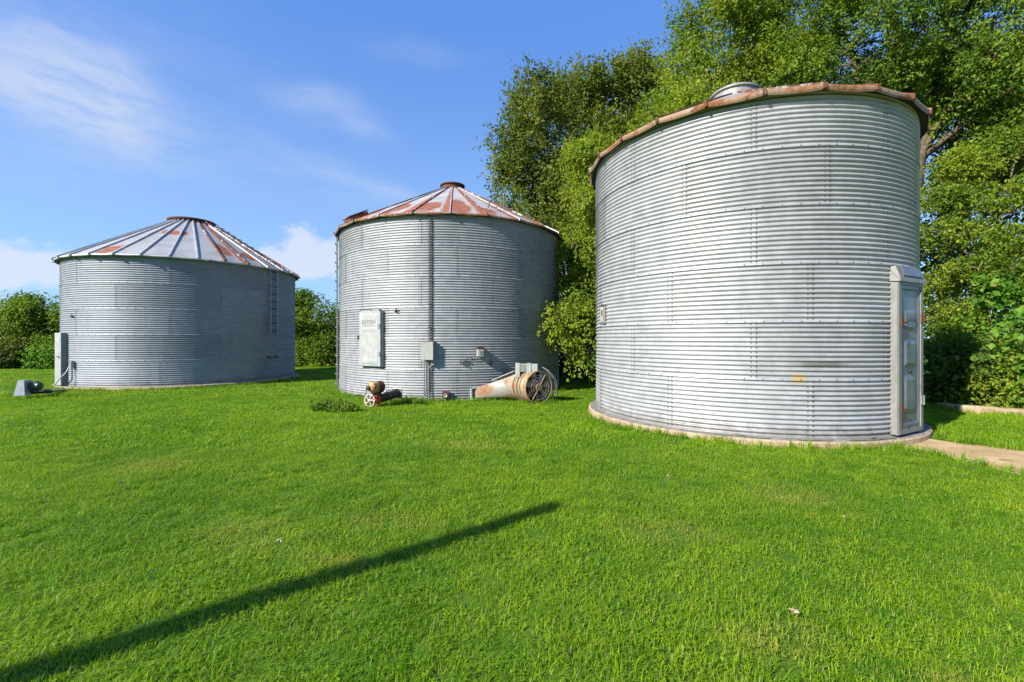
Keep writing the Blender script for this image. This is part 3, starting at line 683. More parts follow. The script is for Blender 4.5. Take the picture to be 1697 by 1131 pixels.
# duct: round to rectangle, to the bin wall
e0 = o_+A_*.62; n0 = 28; wp = BM+polar(3.60, -70.5, 0)-V(root.location); e1 = V((wp.x, wp.y, .155)); dn, dt, dk = frame(-72)
vs = []
for fr in np.linspace(0, 1, 7):
    c_ = e0.lerp(e1, float(fr))
    for i in range(n0):
        a = 2*PI*i/n0; ca, sa = math.cos(a), math.sin(a); circ = (side*ca+up*sa)*RF
        m_ = max(abs(ca), abs(sa)); sq = (dt*(ca/m_)*.27+up*(sa/m_)*.14)
        vs.append(c_+circ.lerp(sq, float(fr)**.8))
fs = [(j*n0+i, j*n0+(i+1) % n0, (j+1)*n0+(i+1) % n0, (j+1)*n0+i) for j in range(6) for i in range(n0)]
mb = MB(); mb.add(vs, fs, 0, True); sharp(mb.build('duct', mFanT, root), 30)
mb = MB()
for s in (-1, 1): mb.box(e1+dn*.03+dt*s*.27+up*0, (.14, .03, .34), (dn, dt, dk)); mb.box(e1+dn*.03+up*s*.155, (.14, .57, .03), (dn, dt, dk))
mb.build('duct_collar', mPale, root)
mb = MB(); fa, fb = e0.lerp(e1, .10)+up*.40, e0.lerp(e1, .62)+up*.27; mb.box((fa+fb)/2-side*.05, ((fb-fa).length, .26, .012), ((fb-fa).normalized(), side, (fb-fa).normalized().cross(side)*-1)); mb.build('duct_flap', mPale, root)
mb = MB(); mb.box(o_+A_*.13-up*.40+side*-.02, (.05, .34, .16), (fs_, -fu, up)); mb.build('foot', mFanW, root)
mb = MB(); mb.box(o_+A_*.5-up*.40, (.05, .34, .10), (fs_, -fu, up)); mb.build('foot', mFanW, root)
for q in (0, .05, .09):
    mb = MB(); pp = [bc+fs_*.20-up*.05+A_*.2, bc+fs_*.36+up*(-.02+q*.3)+A_*.2, bc+fs_*(.52+q*.6)-up*.16+A_*.2, bc+fs_*(.61+q)-up*.40+A_*.2, bc+fs_*(.60+q)-up*.74+A_*.2]; 
    mb.tube(smooth_path([p_+fs_*.17 for p_ in pp]), .007, 5); mb.build('cable', mConduit, root)
mb = MB(); mb.tube(smooth_path([bc+fs_*.60-up*.80+A_*.2, bc+fs_*.72-up*.78+A_*.2, bc+fs_*.92-up*.73+A_*.3, bc+fs_*1.02-up*.64+A_*.4]), .009, 6); mb.build('cable', mDark, root)

# ------------------------------------------------------------------ auger drive (motor, belt, handwheel, red gear case, dark tube)
mMot = metal_mat('motor_ochre', (.42, .26, .09), (.48, .34, .16), .7, .1, .5, 9, rustc=((.34, .11, .04), (.20, .06, .03)))
mRed = metal_mat('red_paint', (.38, .045, .015), (.30, .05, .025), .6, .0, .15, 8)
mWhl = metal_mat('wheel_paint', (.44, .37, .31), (.52, .46, .40), .6, 0, .12, 10)
px0 = -3.20; py0 = 10.15; root = empty('auger_drive', (px0, py0, float(gz(px0, py0))-.02), 'rusty yellow motor above a spoked cream wheel and red gear case, dark tube behind', 'auger motor')
g = lambda px, py, Z: V(((px-848.5)/738.83*Z, Z, CAMZ-(py-560.9)/738.83*Z))-V(root.location)
wc = g(613, 664, 10.05); wn = V((-.42, -.90, .05)).normalized(); wu = V((0, 0, 1)); wr = wn.cross(wu).normalized(); wu = wr.cross(wn)
mb = MB(); mb.lathe([(.125, -.014), (.150, -.018), (.150, .018), (.125, .014)], wc, wn, 30, closed=True); mb.lathe([(.001, -.03), (.03, -.03), (.03, .03), (.001, .03)], wc, wn, 12)
for i in range(5):
    a = i*2*PI/5+.3; d = wr*math.cos(a)+wu*math.sin(a); d2 = wr*math.cos(a+.5)+wu*math.sin(a+.5); mb.tube([wc+d*.02, wc+(d*.6+d2*.4)*.08, wc+d2*.13], [.016, .013, .015], 6)
mb.build('pulley_wheel', mWhl, root)
mc0, mc1 = g(612, 643, 10.05), g(632, 641, 10.30); ma = (mc1-mc0).normalized()
mb = MB(); L_ = (mc1-mc0).length
mb.lathe([(.001, 0), (.06, 0), (.11, .02), (.13, .05), (.13, L_-.1), (.001, L_-.1)], mc0, ma, 24); sharp(mb.build('motor', mMot, root), 30)
mb = MB(); mb.lathe([(.138, L_-.14), (.138, L_), (.11, L_+.03), (.001, L_+.04)], mc0, ma, 24); sharp(mb.build('motor_cap', mRust, root), 30)
mb = MB(); sc2 = mc0-ma*.03; mb.lathe([(.001, -.02), (.05, -.02), (.05, .02), (.001, .02)], sc2, ma, 14); mb.build('small_pulley', mDark, root)
for s in (-1, 1):
    mb = MB(); mb.tube([sc2+wr*s*.05, wc+wr*s*.145+wn*-.01], .010, 5); mb.build('belt', mCable, root)
mb = MB(); gb = g(624, 665, 10.2); mb.box(gb, (.17, .2, .26), (wr, -wn, wu), bev=.025); mb.box(gb-wu*.12, (.22, .25, .05), (wr, -wn, wu), bev=.01); mb.lathe([(.07, 0), (.07, .12), (.001, .12)], gb, wn, 16); mb.build('gear_case', mRed, root)
mb = MB(); mb.box(gb+wu*.17+wr*-.02, (.12, .16, .08), (wr, -wn, wu), bev=.01); mb.build('motor_mount', mRust, root)
t0, t1 = g(629, 661, 10.25), g(659, 652, 10.95); ta = (t1-t0).normalized(); TL = (t1-t0).length
mb = MB(); mb.lathe([(.001, 0), (.10, 0), (.10, TL), (.001, TL)], t0, ta, 20); sharp(mb.build('auger_tube', mDark, root), 30)
mb = MB(); mb.box(t1, (.03, .26, .26), (ta, ta.cross(wu).normalized(), ta.cross(wu).normalized().cross(ta)), bev=.008); mb.build('end_plate', mConduit, root)
mb = MB(); mb.tube([t0+ta*.25+wu*.12, t0+ta*.3-wr*.1+wu*.02, t0+ta*.45-wr*.02-wu*.16], .012, 6); mb.tube([t0+ta*.25+wu*.12, t0+ta*.6+wu*.13, t1+wu*.10], .012, 6); mb.build('bracket_rod', mConduit, root)
mb = MB(); mb.tube([g(597, 654, 10.2), g(590, 656, 10.9), g(603, 657, 10.4), g(612, 655, 10.2)], .010, 5); mb.build('cable', mCable, root)

# ------------------------------------------------------------------ sweep motor beside the far bin
root = empty('sweep_motor', (-13.0, 12.1, float(gz(-13, 12.1))), 'dark green motor behind a pale metal guard beside the far bin', 'auger motor')
g = lambda px, py, Z: V(((px-848.5)/738.83*Z, Z, CAMZ-(py-560.9)/738.83*Z))-V(root.location)
mGreen = metal_mat('green_paint', (.02, .06, .045), (.035, .085, .06), .4, .1, .05, 10)
gx0 = V((.96, .27, 0)).normalized(); gy0 = V((-.27, .96, 0)); k = V((0, 0, 1))
mb = MB(); sc_ = g(40, 645, 12.0); vs = []
for a, zt_ in ((-.13, .42), (.11, .40)): vs += [sc_+gx0*a*1.0+gy0*-.16+k*-.16, sc_+gx0*a*1.0+gy0*.16+k*-.16, sc_+gx0*a*.55+gy0*.14+k*.24, sc_+gx0*a*.55+gy0*-.10+k*.24]
mb.add(vs, [(0, 1, 2, 3), (7, 6, 5, 4), (0, 4, 5, 1), (3, 2, 6, 7), (1, 5, 6, 2), (0, 3, 7, 4)]); mb.build('belt_guard', metal_mat('guard_sheet', (.30, .31, .33), (.38, .385, .40), .4, .3, .03, 5), root)
m0, m1 = g(48, 640, 12.1), g(68, 640, 12.15); ma = (m1-m0).normalized(); L_ = (m1-m0).length
mb = MB(); mb.lathe([(.001, -.01), (.09, -.01), (.105, .02), (.105, L_-.02), (.09, L_), (.001, L_+.01)], m0, ma, 24); sharp(mb.build('motor', mGreen, root), 30)
mb = MB(); mb.box((m0+m1)/2+k*.115, (.15, .09, .05), (ma, gy0, k), bev=.01); mb.build('terminal_box', mDark, root)
mb = MB(); mb.box((m0+m1)/2-k*.125, (.50, .16, .03), (ma, gy0, k)); mb.build('base_plate', mDark, root)
mb = MB(); mb.tube([g(50, 650, 12.1), g(84, 649, 12.7)], .055, 12); sharp(mb.build('drive_tube', mDark, root), 40)
mb = MB(); mb.tube([g(80, 649, 12.6), g(106, 646, 13.4)], .035, 12); mb.build('drive_shaft', mConduit, root)
# junction box with drooping cable, on the far bin
root = empty('junction_box', BINS['L'], 'grey junction box with drooping cable beside the far bin door', 'junction box')
n, t, k = frame(-110.3); c = lambda a, b, z: n*(3.63+b)+t*a+k*z
mb = MB(); mb.box(c(0, .05, .68), (.10, .11, .22), (n, t, k), bev=.01); mb.build('box_body', mConduit, root)
mb = MB(); q = V((-13.0, 12.1, 0))-V(BINS['L']); p1 = c(-.06, .08, .64); p4 = V(((80-848.5)/738.83*12.9, 12.9, .02))-V(BINS['L'])
cp = [p1, c(-.07, .16, .45), c(-.10, .30, .25), p4.lerp(c(-.1, .3, .2), .45)-V((0, 0, .03)), p4, p4+V((-.35, -.45, .02))]; mb.tube(cp, .014, 6); mb.build('cable', mConduit, root)
mb = MB(); mb.tube([c(.02, .06, .60), c(.02, .06, .22), c(-.08, .12, .05), c(-.09, .14, -.14)], .016, 6); mb.build('conduit', mDark, root)

# utility pole behind the photographer, its shadow falls over the lawn
root = empty('utility_pole', (-6.22, -1.17, 0), 'slim wooden pole behind the viewer casting the long shadow on the lawn', 'pole')
Hp = 8.33*math.tan(R_(SUN_EL)); mb = MB(); mb.tube([(0, 0, -.3), (0, 0, Hp*.5), (0, 0, Hp)], [.115, .105, .09], 14); mb.build('pole_shaft', mWood, root)
mb = MB(); mb.lathe([(.001, Hp), (.10, Hp), (.09, Hp+.03), (.001, Hp+.05)], n=14); mb.build('pole_cap', mConduit, root)

# low concrete edging at the right
def block(name, p, q, h, thick, label, z0=-.1):
    p, q = V((*p, 0)), V((*q, 0)); d = (q-p).normalized(); nn_ = V((-d.y, d.x, 0)); L_ = (q-p).length; n_ = max(2, int(L_/.12)); mb = MB(); vs = []
    rr2 = random.Random(label)
    for i in range(n_+1):
        c_ = p+d*L_*i/n_; j = rr2.uniform(-.012, .012)
        base = float(gz(c_.x, c_.y))
        vs += [c_+V((0, 0, base+z0)), c_+nn_*.0+V((0, 0, base+h-.03+j)), c_+nn_*.03+V((0, 0, base+h+j)), c_+nn_*thick+V((0, 0, base+h+j*.6)), c_+nn_*thick+V((0, 0, base+z0))]
    fs = [(i*5+a, i*5+a+1, (i+1)*5+a+1, (i+1)*5+a) for i in range(n_) for a in range(4)]+[(0, 1, 2, 3, 4), tuple(range(len(vs)-5, len(vs)))[::-1]]
    mb.add(vs, fs); o = mb.build(name, mConcT); return tag(o, label, 'concrete edging', 'broken concrete edging along the shrubs')
block('concrete_edging', (9.10, 9.10), (9.98, 8.52), .15, .22, 'sunlit tan concrete edging block nearest the big bin')
block('concrete_edging', (10.05, 8.47), (13.2, 6.6), .13, .22, 'tan concrete edging running out of the right side of the picture')
block('concrete_edging', (9.60, 10.1), (9.18, 9.20), .13, .22, 'dark shaded concrete edging receding behind the big bin door')

# ------------------------------------------------------------------ vegetation
def ortho(d):
    a = np.where(np.abs(d[:, 2:3]) < .9, np.array([[0, 0, 1.]]), np.array([[1., 0, 0]])); u = np.cross(d, a); u /= np.linalg.norm(u, axis=1, keepdims=True); return u
def leaves_mesh(name, pos, axis, nrm, size, tint, m, parent, aspect=.62):
    """each leaf a folded blade: two quads sharing the midrib"""
    n = len(pos); s = size[:, None]; axis = axis/np.linalg.norm(axis, axis=1, keepdims=True)
    side = np.cross(axis, nrm); side /= (np.linalg.norm(side, axis=1, keepdims=True)+1e-9); nn_ = np.cross(side, axis)
    w_ = side*s*aspect*.5
    v = np.stack([pos, pos+axis*s*.45+w_+nn_*s*.10, pos+axis*s-nn_*s*.10, pos+axis*s*.45-w_+nn_*s*.10], 1)
    f = (np.arange(n)[:, None]*4+np.array([[0, 1, 2, 3]]))
    # split each into two tris along the midrib for the fold
    tri = np.concatenate([np.stack([f[:, 0], f[:, 1], f[:, 2]], 1), np.stack([f[:, 0], f[:, 2], f[:, 3]], 1)], 0)
    o = np_mesh(name, v.reshape(-1, 3), tri, m, parent, nside=3); at = o.data.color_attributes.new('tint', 'FLOAT_COLOR', 'POINT')
    c = np.repeat(np.c_[tint, np.ones(n)], 4, axis=0).astype(np.float32); at.data.foreach_set('color', c.ravel()); return o

def crown_points(g, lobes, n_shoots, main, shell=.45):
    """shoot roots and directions on the outer part of a union of ellipsoids"""
    L = np.array(lobes, float); vol = (L[:, 3]*L[:, 4]*L[:, 5])**(2/3)*np.where(main, .22, 1); pick = g.choice(len(L), n_shoots, p=vol/vol.sum())
    d = g.normal(size=(n_shoots, 3)); d /= np.linalg.norm(d, axis=1, keepdims=True)
    r = 1-shell*g.random(n_shoots)**1.5*1.0
    P = L[pick, :3]+d*L[pick, 3:6]*r[:, None]
    ins = np.zeros(n_shoots, bool)
    for i in range(len(L)):
        q = ((P-L[i, :3])/L[i, 3:6]); ins |= ((q**2).sum(1) < .50) & (pick != i)
    keep = ~ins; nrm = d/L[pick, 3:6]; nrm /= np.linalg.norm(nrm, axis=1, keepdims=True)
    return P[keep], nrm[keep], r[keep]
def sub_lobes(g, lobes, per, size):
    out_ = []; mn = []
    for l in lobes:
        mn.append(True)
        out_.append(tuple(l[:3])+tuple(np.array(l[3:6])*.80))
        k_ = int(per*(l[3]*l[5])**.9)
        for _ in range(k_):
            d = g.normal(size=3); d /= np.linalg.norm(d); s = size*g.uniform(.55, 1.25)
            c_ = np.array(l[:3])+d*np.array(l[3:6])*g.uniform(.72, 1.08); mn.append(False); out_.append((*c_, s*g.uniform(.9, 1.4), s*g.uniform(.9, 1.4), s*g.uniform(.7, 1.2)))
    return out_, np.array(mn)
def crown(name, g, lobes, n_shoots, per_shoot, leaf, m, parent, shoot=.5, upb=.4, droop=.35, per=2.0, size=.7, hue=.5, face=None, spray=.14, aspect=.62):
    SL, main = sub_lobes(g, lobes, per, size); P, Nn, r = crown_points(g, SL, n_shoots, main)
    if face is not None:                                     # thin the side nobody can see
        tc_ = np.array(face)-P; tc_ /= np.linalg.norm(tc_, axis=1, keepdims=True); fr = (tc_*Nn).sum(1); keep = g.random(len(P)) < np.clip(.75+fr, .22, 1); P, Nn = P[keep], Nn[keep]
    keep = P[:, 2] > .05; P, Nn = P[keep], Nn[keep]; n = len(P)
    D = Nn+g.normal(size=(n, 3))*.45; D[:, 2] += upb; D /= np.linalg.norm(D, axis=1, keepdims=True)
    Ls = shoot*g.uniform(.4, 1.3, n); hsh = np.clip(hue+g.normal(size=n)*.20+.38*np.sin(P[:, 0]*1.9+P[:, 2]*1.3)*np.cos(P[:, 1]*1.7), 0, 1)
    k_ = per_shoot; T = g.random((n, k_)); pos = P[:, None]+D[:, None]*(T*Ls[:, None])[..., None]+g.normal(size=(n, k_, 3))*spray*(1.1-T*.7)[..., None]
    pos[..., 2] -= droop*.25*T**2
    ax = D[:, None]*.5+g.normal(size=(n, k_, 3))*.75; ax[..., 2] -= droop; nr = g.normal(size=(n, k_, 3))*.42+Nn[:, None]*.65; nr[..., 2] += .55
    sz = leaf*g.uniform(.55, 1.25, (n, k_)); tint = np.stack([np.clip(hsh[:, None]+g.normal(size=(n, k_))*.10, 0, 1), g.random((n, k_)), g.random((n, k_))], -1)
    return leaves_mesh(name, pos.reshape(-1, 3), ax.reshape(-1, 3), nr.reshape(-1, 3), sz.ravel(), tint.reshape(-1, 3), m, parent, aspect)
def limbs(g, root, base, lobes, r0, m, fork, extra=3, trunk_pts=None):
    """tapered trunk, then limbs reaching into every lobe with side twigs"""
    base = np.array(base, float); mb = MB(); tp = trunk_pts or [base+np.array([0, 0, -.2]), base+np.array([.05, 0, fork*.5]), base+np.array([0.0, .05, fork])]
    tp = [np.array(p) for p in tp]; mb.tube([V(p) for p in tp], [r0*1.25, r0, r0*.8][:len(tp)] if len(tp) == 3 else list(np.linspace(r0*1.2, r0*.7, len(tp))), 12); mb.build('trunk', m, root)
    top = tp[-1]; top_r = r0*.7
    for l in lobes:
        mb = MB(); c_ = np.array(l[:3]); e = c_+np.array([0, 0, l[5]*.6]); mid = (top+c_)/2+g.normal(size=3)*.2; mid[2] += .2
        pts = [top-np.array([0, 0, .2]), mid, c_, e]; rs = [top_r*.5, top_r*.32, top_r*.18, .02]; mb.tube([V(p) for p in pts], rs, 8)
        for _ in range(extra*3):
            s = g.uniform(.25, .95); b = mid*(1-s)+c_*s if s < .8 else c_; d = g.normal(size=3); d /= np.linalg.norm(d); d[2] = abs(d[2])*.8+.1
            e2 = b+d*np.array(l[3:6])*g.uniform(.5, .85); mb.tube([V(b), V((b+e2)/2+np.array([0, 0, .12])), V(e2)], [top_r*.22, top_r*.14, .012], 5, caps=False)
        mb.build('limb', m, root)

mLeafA = leaf_mat('leaf_olive', (.050, .085, .010), (.165, .205, .024), .35)
mLeafB = leaf_mat('leaf_yellow_green', (.085, .150, .010), (.270, .335, .025), .42)
mLeafC = leaf_mat('leaf_mid_green', (.055, .125, .012), (.185, .265, .022), .40)
mLeafD = leaf_mat('leaf_shade_green', (.028, .065, .010), (.080, .140, .018), .32)  # leaf colour darkened to deepen the shade behind and under the crowns
mLeafE = leaf_mat('leaf_fresh_green', (.060, .160, .015), (.150, .290, .028), .42)
Q = 1.7
def tree(name, label, cat, base, lobes, n_shoots, per_shoot, leaf, m, r0, fork, seed, bark=None, group=None, extra=3, trunk_pts=None, **kw):
    base = (*base, float(gz(*base))); root = empty(name, base, label, cat, group); g = np.random.default_rng(seed)
    lo = [(l[0]-base[0], l[1]-base[1], l[2]-base[2], *l[3:6]) for l in lobes]
    tp = [tuple(np.array(p)-np.array(base)) for p in trunk_pts] if trunk_pts else None
    limbs(g, root, (0, 0, 0), lo, r0, bark or mBark, fork, extra, tp)
    fc = (-base[0], -base[1], 1.5-base[2])
    crown('crown', g, lo, int(n_shoots*Q), per_shoot, leaf, m, root, face=fc, **kw); return root
def G(px, py, Z): return ((px-848.5)/738.83*Z, Z, CAMZ-(py-560.9)/738.83*Z)
# lobes placed where each tree stands: (x, y, z, rx, ry, rz)
def LB(px, py, Z, rx, rz, ry=None): return (*G(px, py, Z), rx, ry or rx, rz)
TG = 'trees standing behind the bins'
tree('olive_tree', 'dark olive green tree rising behind the middle bin roof', 'tree', (3.0, 22.0),
     [LB(945, 240, 22, 2.3, 2.9), LB(880, 270, 21.5, 1.6, 2.2), LB(1010, 220, 23, 2.3, 2.4), LB(905, 380, 21, 2.6, 2.4), LB(985, 330, 21.5, 2.5, 3.0), LB(960, 165, 22.5, 1.5, 1.5), LB(850, 330, 21, 1.0, 1.4), LB(960, 460, 21, 2.2, 2.4), LB(1080, 250, 22, 2.2, 2.8), LB(1055, 175, 22, 1.5, 1.6), LB(900, 200, 21.5, 1.5, 1.7), LB(840, 240, 21, .9, 1.2), LB(1065, 130, 22.5, .8, 1.1)],
     11000, 15, .150, mLeafA, .28, 3.0, 11, group=TG, shoot=1.0, upb=.95, per=1.8, size=.55, hue=.60, spray=.115)
tree('boxelder_tree', 'bright yellow green tree with drooping branch between the middle bin and the nearest bin', 'tree', (3.3, 15.2),
     [LB(985, 330, 14.8, 1.2, 1.5), LB(950, 420, 14.3, .75, 1.2), LB(1020, 400, 14.8, 1.5, 1.8), LB(950, 500, 13.8, .55, .8), LB(955, 545, 13.0, .80, .60), LB(925, 530, 12.9, .50, .50), LB(1040, 270, 15.2, 1.4, 1.2), LB(960, 600, 13.3, .35, .35), LB(1000, 255, 15.0, .8, 1.0)],
     4200, 13, .105, mLeafB, .17, 1.8, 12, group=TG, shoot=.42, upb=.1, droop=.6, per=3.0, size=.38, hue=.55, spray=.075)
tree('boxelder_tree', 'tall light green tree directly behind the roof of the nearest bin', 'tree', (6.6, 16.6),
     [LB(1160, 150, 16.5, 1.5, 2.0), LB(1110, 230, 16, 1.6, 1.6), LB(1210, 90, 17, 1.6, 2.0), LB(1060, 330, 16, 1.7, 1.8), LB(1270, 120, 17, 1.6, 1.5), LB(1180, 60, 17, 1.0, 1.5), LB(1230, 20, 17.2, .9, 1.3), LB(1330, 160, 17, 1.8, 1.7), LB(1150, 300, 16.5, 2.2, 2.6)],
     7500, 15, .118, mLeafB, .24, 3.2, 13, group=TG, shoot=.85, upb=.85, per=1.9, size=.50, hue=.50, spray=.09)
tree('maple_tree', 'largest leafy tree at top right with brown trunk showing beside the nearest bin', 'tree', (12.3, 14.6),
     [LB(1400, 90, 15, 1.9, 1.9), LB(1480, 40, 14.5, 2.0, 1.9), LB(1370, 10, 16, 1.4, 1.5), LB(1570, 40, 14.5, 2.1, 1.9), LB(1650, 90, 14, 2.0, 2.0), LB(1600, 170, 15, 2.2, 1.7), LB(1450, 190, 16, 1.6, 1.2), LB(1660, 220, 15, 1.6, 1.4), LB(1480, -90, 15, 2.5, 1.8), LB(1640, -80, 14.5, 2.5, 1.8), LB(1800, 60, 14, 2.4, 2.5), LB(1570, 110, 16.5, 2.2, 2.0)],
     10000, 15, .115, mLeafC, .30, 6.0, 14, mBarkL, TG, 4, [(12.6, 14.6, -.3), (12.75, 14.6, 2.5), (13.0, 14.6, 5.5), (13.4, 14.7, 7.6)], shoot=.65, upb=.15, droop=.35, per=1.8, size=.6, hue=.48, spray=.09)
tree('maple_tree', 'low spreading maple with layered yellow green boughs right of the nearest bin door', 'tree', (13.3, 12.6),
     [LB(px, py, Z, rx, rz, ry) for px, py, Z, rx, rz, ry in ((1690, 235, 13.0, 1.2, .28, 1.0), (1600, 275, 13.2, 1.0, .25, 1.0), (1545, 325, 13.6, .6, .22, .8), (1650, 325, 12.0, 1.1, .24, 1.1), (1575, 385, 12.4, .8, .22, 1.0), (1690, 395, 11.0, .9, .24, 1.1),
       (1620, 445, 11.4, .8, .20, 1.1), (1555, 470, 12.2, .5, .18, .8), (1690, 470, 10.8, .7, .2, .9), (1590, 520, 11.6, .6, .2, .8), (1790, 300, 12, 1.2, .4, 1.2), (1800, 430, 11, 1.0, .4, 1.0))],
     2900, 12, .095, mLeafB, .16, 1.6, 15, group=TG, shoot=.34, upb=-.10, droop=.30, per=4.5, size=.22, hue=.45, spray=.08)
# wood behind closes the view under the crowns, shade put into its leaf colour
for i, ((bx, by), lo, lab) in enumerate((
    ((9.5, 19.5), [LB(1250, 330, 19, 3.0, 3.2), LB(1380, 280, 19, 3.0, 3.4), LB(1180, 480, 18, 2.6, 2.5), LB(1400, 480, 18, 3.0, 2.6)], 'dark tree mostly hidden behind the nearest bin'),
    ((16.5, 17.0), [LB(1560, 360, 17, 2.3, 2.4), LB(1690, 300, 17, 2.8, 3.0), LB(1600, 520, 16, 2.3, 1.6), LB(1760, 480, 16, 2.8, 2.4), LB(1720, 150, 17.5, 2.6, 2.4)], 'darkened green tree filling the shade behind the low maple'),
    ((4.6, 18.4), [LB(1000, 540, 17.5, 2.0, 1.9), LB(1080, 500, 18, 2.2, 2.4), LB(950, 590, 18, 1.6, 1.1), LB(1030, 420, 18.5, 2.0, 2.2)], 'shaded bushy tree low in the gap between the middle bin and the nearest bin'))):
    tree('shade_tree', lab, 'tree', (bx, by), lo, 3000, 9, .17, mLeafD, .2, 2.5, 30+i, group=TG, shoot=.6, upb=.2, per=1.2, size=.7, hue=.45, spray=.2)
# shrubs under the trees at right
SG = 'shrubs and weeds along the concrete edging'
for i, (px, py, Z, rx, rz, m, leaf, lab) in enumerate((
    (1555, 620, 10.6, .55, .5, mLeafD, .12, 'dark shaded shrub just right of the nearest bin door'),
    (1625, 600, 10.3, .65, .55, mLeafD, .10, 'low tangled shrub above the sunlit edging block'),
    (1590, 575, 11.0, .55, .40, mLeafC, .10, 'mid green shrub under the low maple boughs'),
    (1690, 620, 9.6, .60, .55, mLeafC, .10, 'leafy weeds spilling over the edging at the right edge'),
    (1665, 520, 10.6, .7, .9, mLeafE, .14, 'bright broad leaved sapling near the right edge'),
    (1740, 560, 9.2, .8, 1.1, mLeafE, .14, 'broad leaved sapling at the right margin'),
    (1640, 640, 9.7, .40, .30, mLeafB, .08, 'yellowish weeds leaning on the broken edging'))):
    x, y, z = G(px, py, Z); root = empty('shrub', (x, y, float(gz(x, y))), lab, 'shrub', SG); g = np.random.default_rng(50+i)
    lo = [(0, 0, z-float(gz(x, y)), rx, rx, rz), (.3*rx, -.2, rz*.5, rx*.8, rx*.8, rz*.7), (-.4*rx, .1, rz*.55, rx*.7, rx*.7, rz*.6)]
    mb = MB()
    for q in range(9):
        a = q*2.4; e = V((math.cos(a)*rx*.7, math.sin(a)*rx*.7, z+rz*.6*((q % 3)/2))); mb.tube([(0, 0, -.05), e*.5+V((0, 0, .2)), e], [.02, .014, .006], 5)
    mb.build('stems', mBark, root)
    crown('foliage', g, lo, 260 if leaf < .13 else 190, 8, leaf*1.15, m, root, shoot=.42, upb=.3, droop=.25, per=5, size=.22, hue=.5, spray=.09, aspect=.62 if leaf < .13 else .85)
# far hedgerow at left and in the gap
HG = 'bushes of the far hedgerow'
hed = [(-60, 540, 25.5, 2.0, 2.0, mLeafC, 'rounded mid green bush beyond the left edge of the picture'), (15, 535, 25, 1.3, 1.8, mLeafC, 'dense green bush at the left edge of the picture'), (62, 530, 26, 1.3, 1.7, mLeafC, 'tallest left hedgerow bush with yellow green top'),
       (100, 545, 26, 1.5, 1.6, mLeafC, 'hedgerow bush against the left wall of the far bin'), (30, 585, 24.6, 1.2, .8, mLeafA, 'low brownish bush at the foot of the left hedgerow'), (90, 590, 24.4, 1.2, .65, mLeafE, 'low fresh green bush in front of the left hedgerow'),
       (180, 560, 27, 2.2, 1.8, mLeafC, 'hedgerow bush hidden behind the left half of the far bin'), (505, 545, 27, 1.6, 1.6, mLeafC, 'tall rounded bush touching the right wall of the far bin'), (560, 548, 27.5, 1.7, 1.6, mLeafC, 'tall bush just left of the middle bin'),
       (530, 535, 26.9, 1.4, 1.8, mLeafC, 'full rounded bush in the middle of the gap between far and middle bins'),
       (535, 590, 26.4, .9, .5, mLeafB, 'low yellow green bush at the foot of the gap hedge'), (640, 545, 28, 2.2, 2.0, mLeafC, 'hedgerow bush hidden behind the middle bin'), (420, 545, 28, 2.0, 1.9, mLeafC, 'hedgerow bush hidden behind the right half of the far bin')]
for i, (px, py, Z, rx, rz, m, lab) in enumerate(hed):
    x, y, z = G(px, py, Z); zb_ = float(gz(x, y)); g = np.random.default_rng(80+i); hid = 'hidden' in lab
    lo = [(x, y, z, rx, rx, rz), (x-rx*.5, y+.3, zb_+rz*.7, rx*.8, rx*.8, rz*.75), (x+rx*.5, y-.2, zb_+rz*.6, rx*.8, rx*.8, rz*.7), (x, y-.4, zb_+rz*.45, rx*.9, rx*.7, rz*.6)]
    tree('hedge_bush', lab, 'bush', (x, y), lo, 500 if hid else 2400, 8, .15, m, .07, .5, 80+i, group=HG, extra=2, shoot=.5, upb=.5, per=2.4, size=.45, hue=.62, spray=.13)
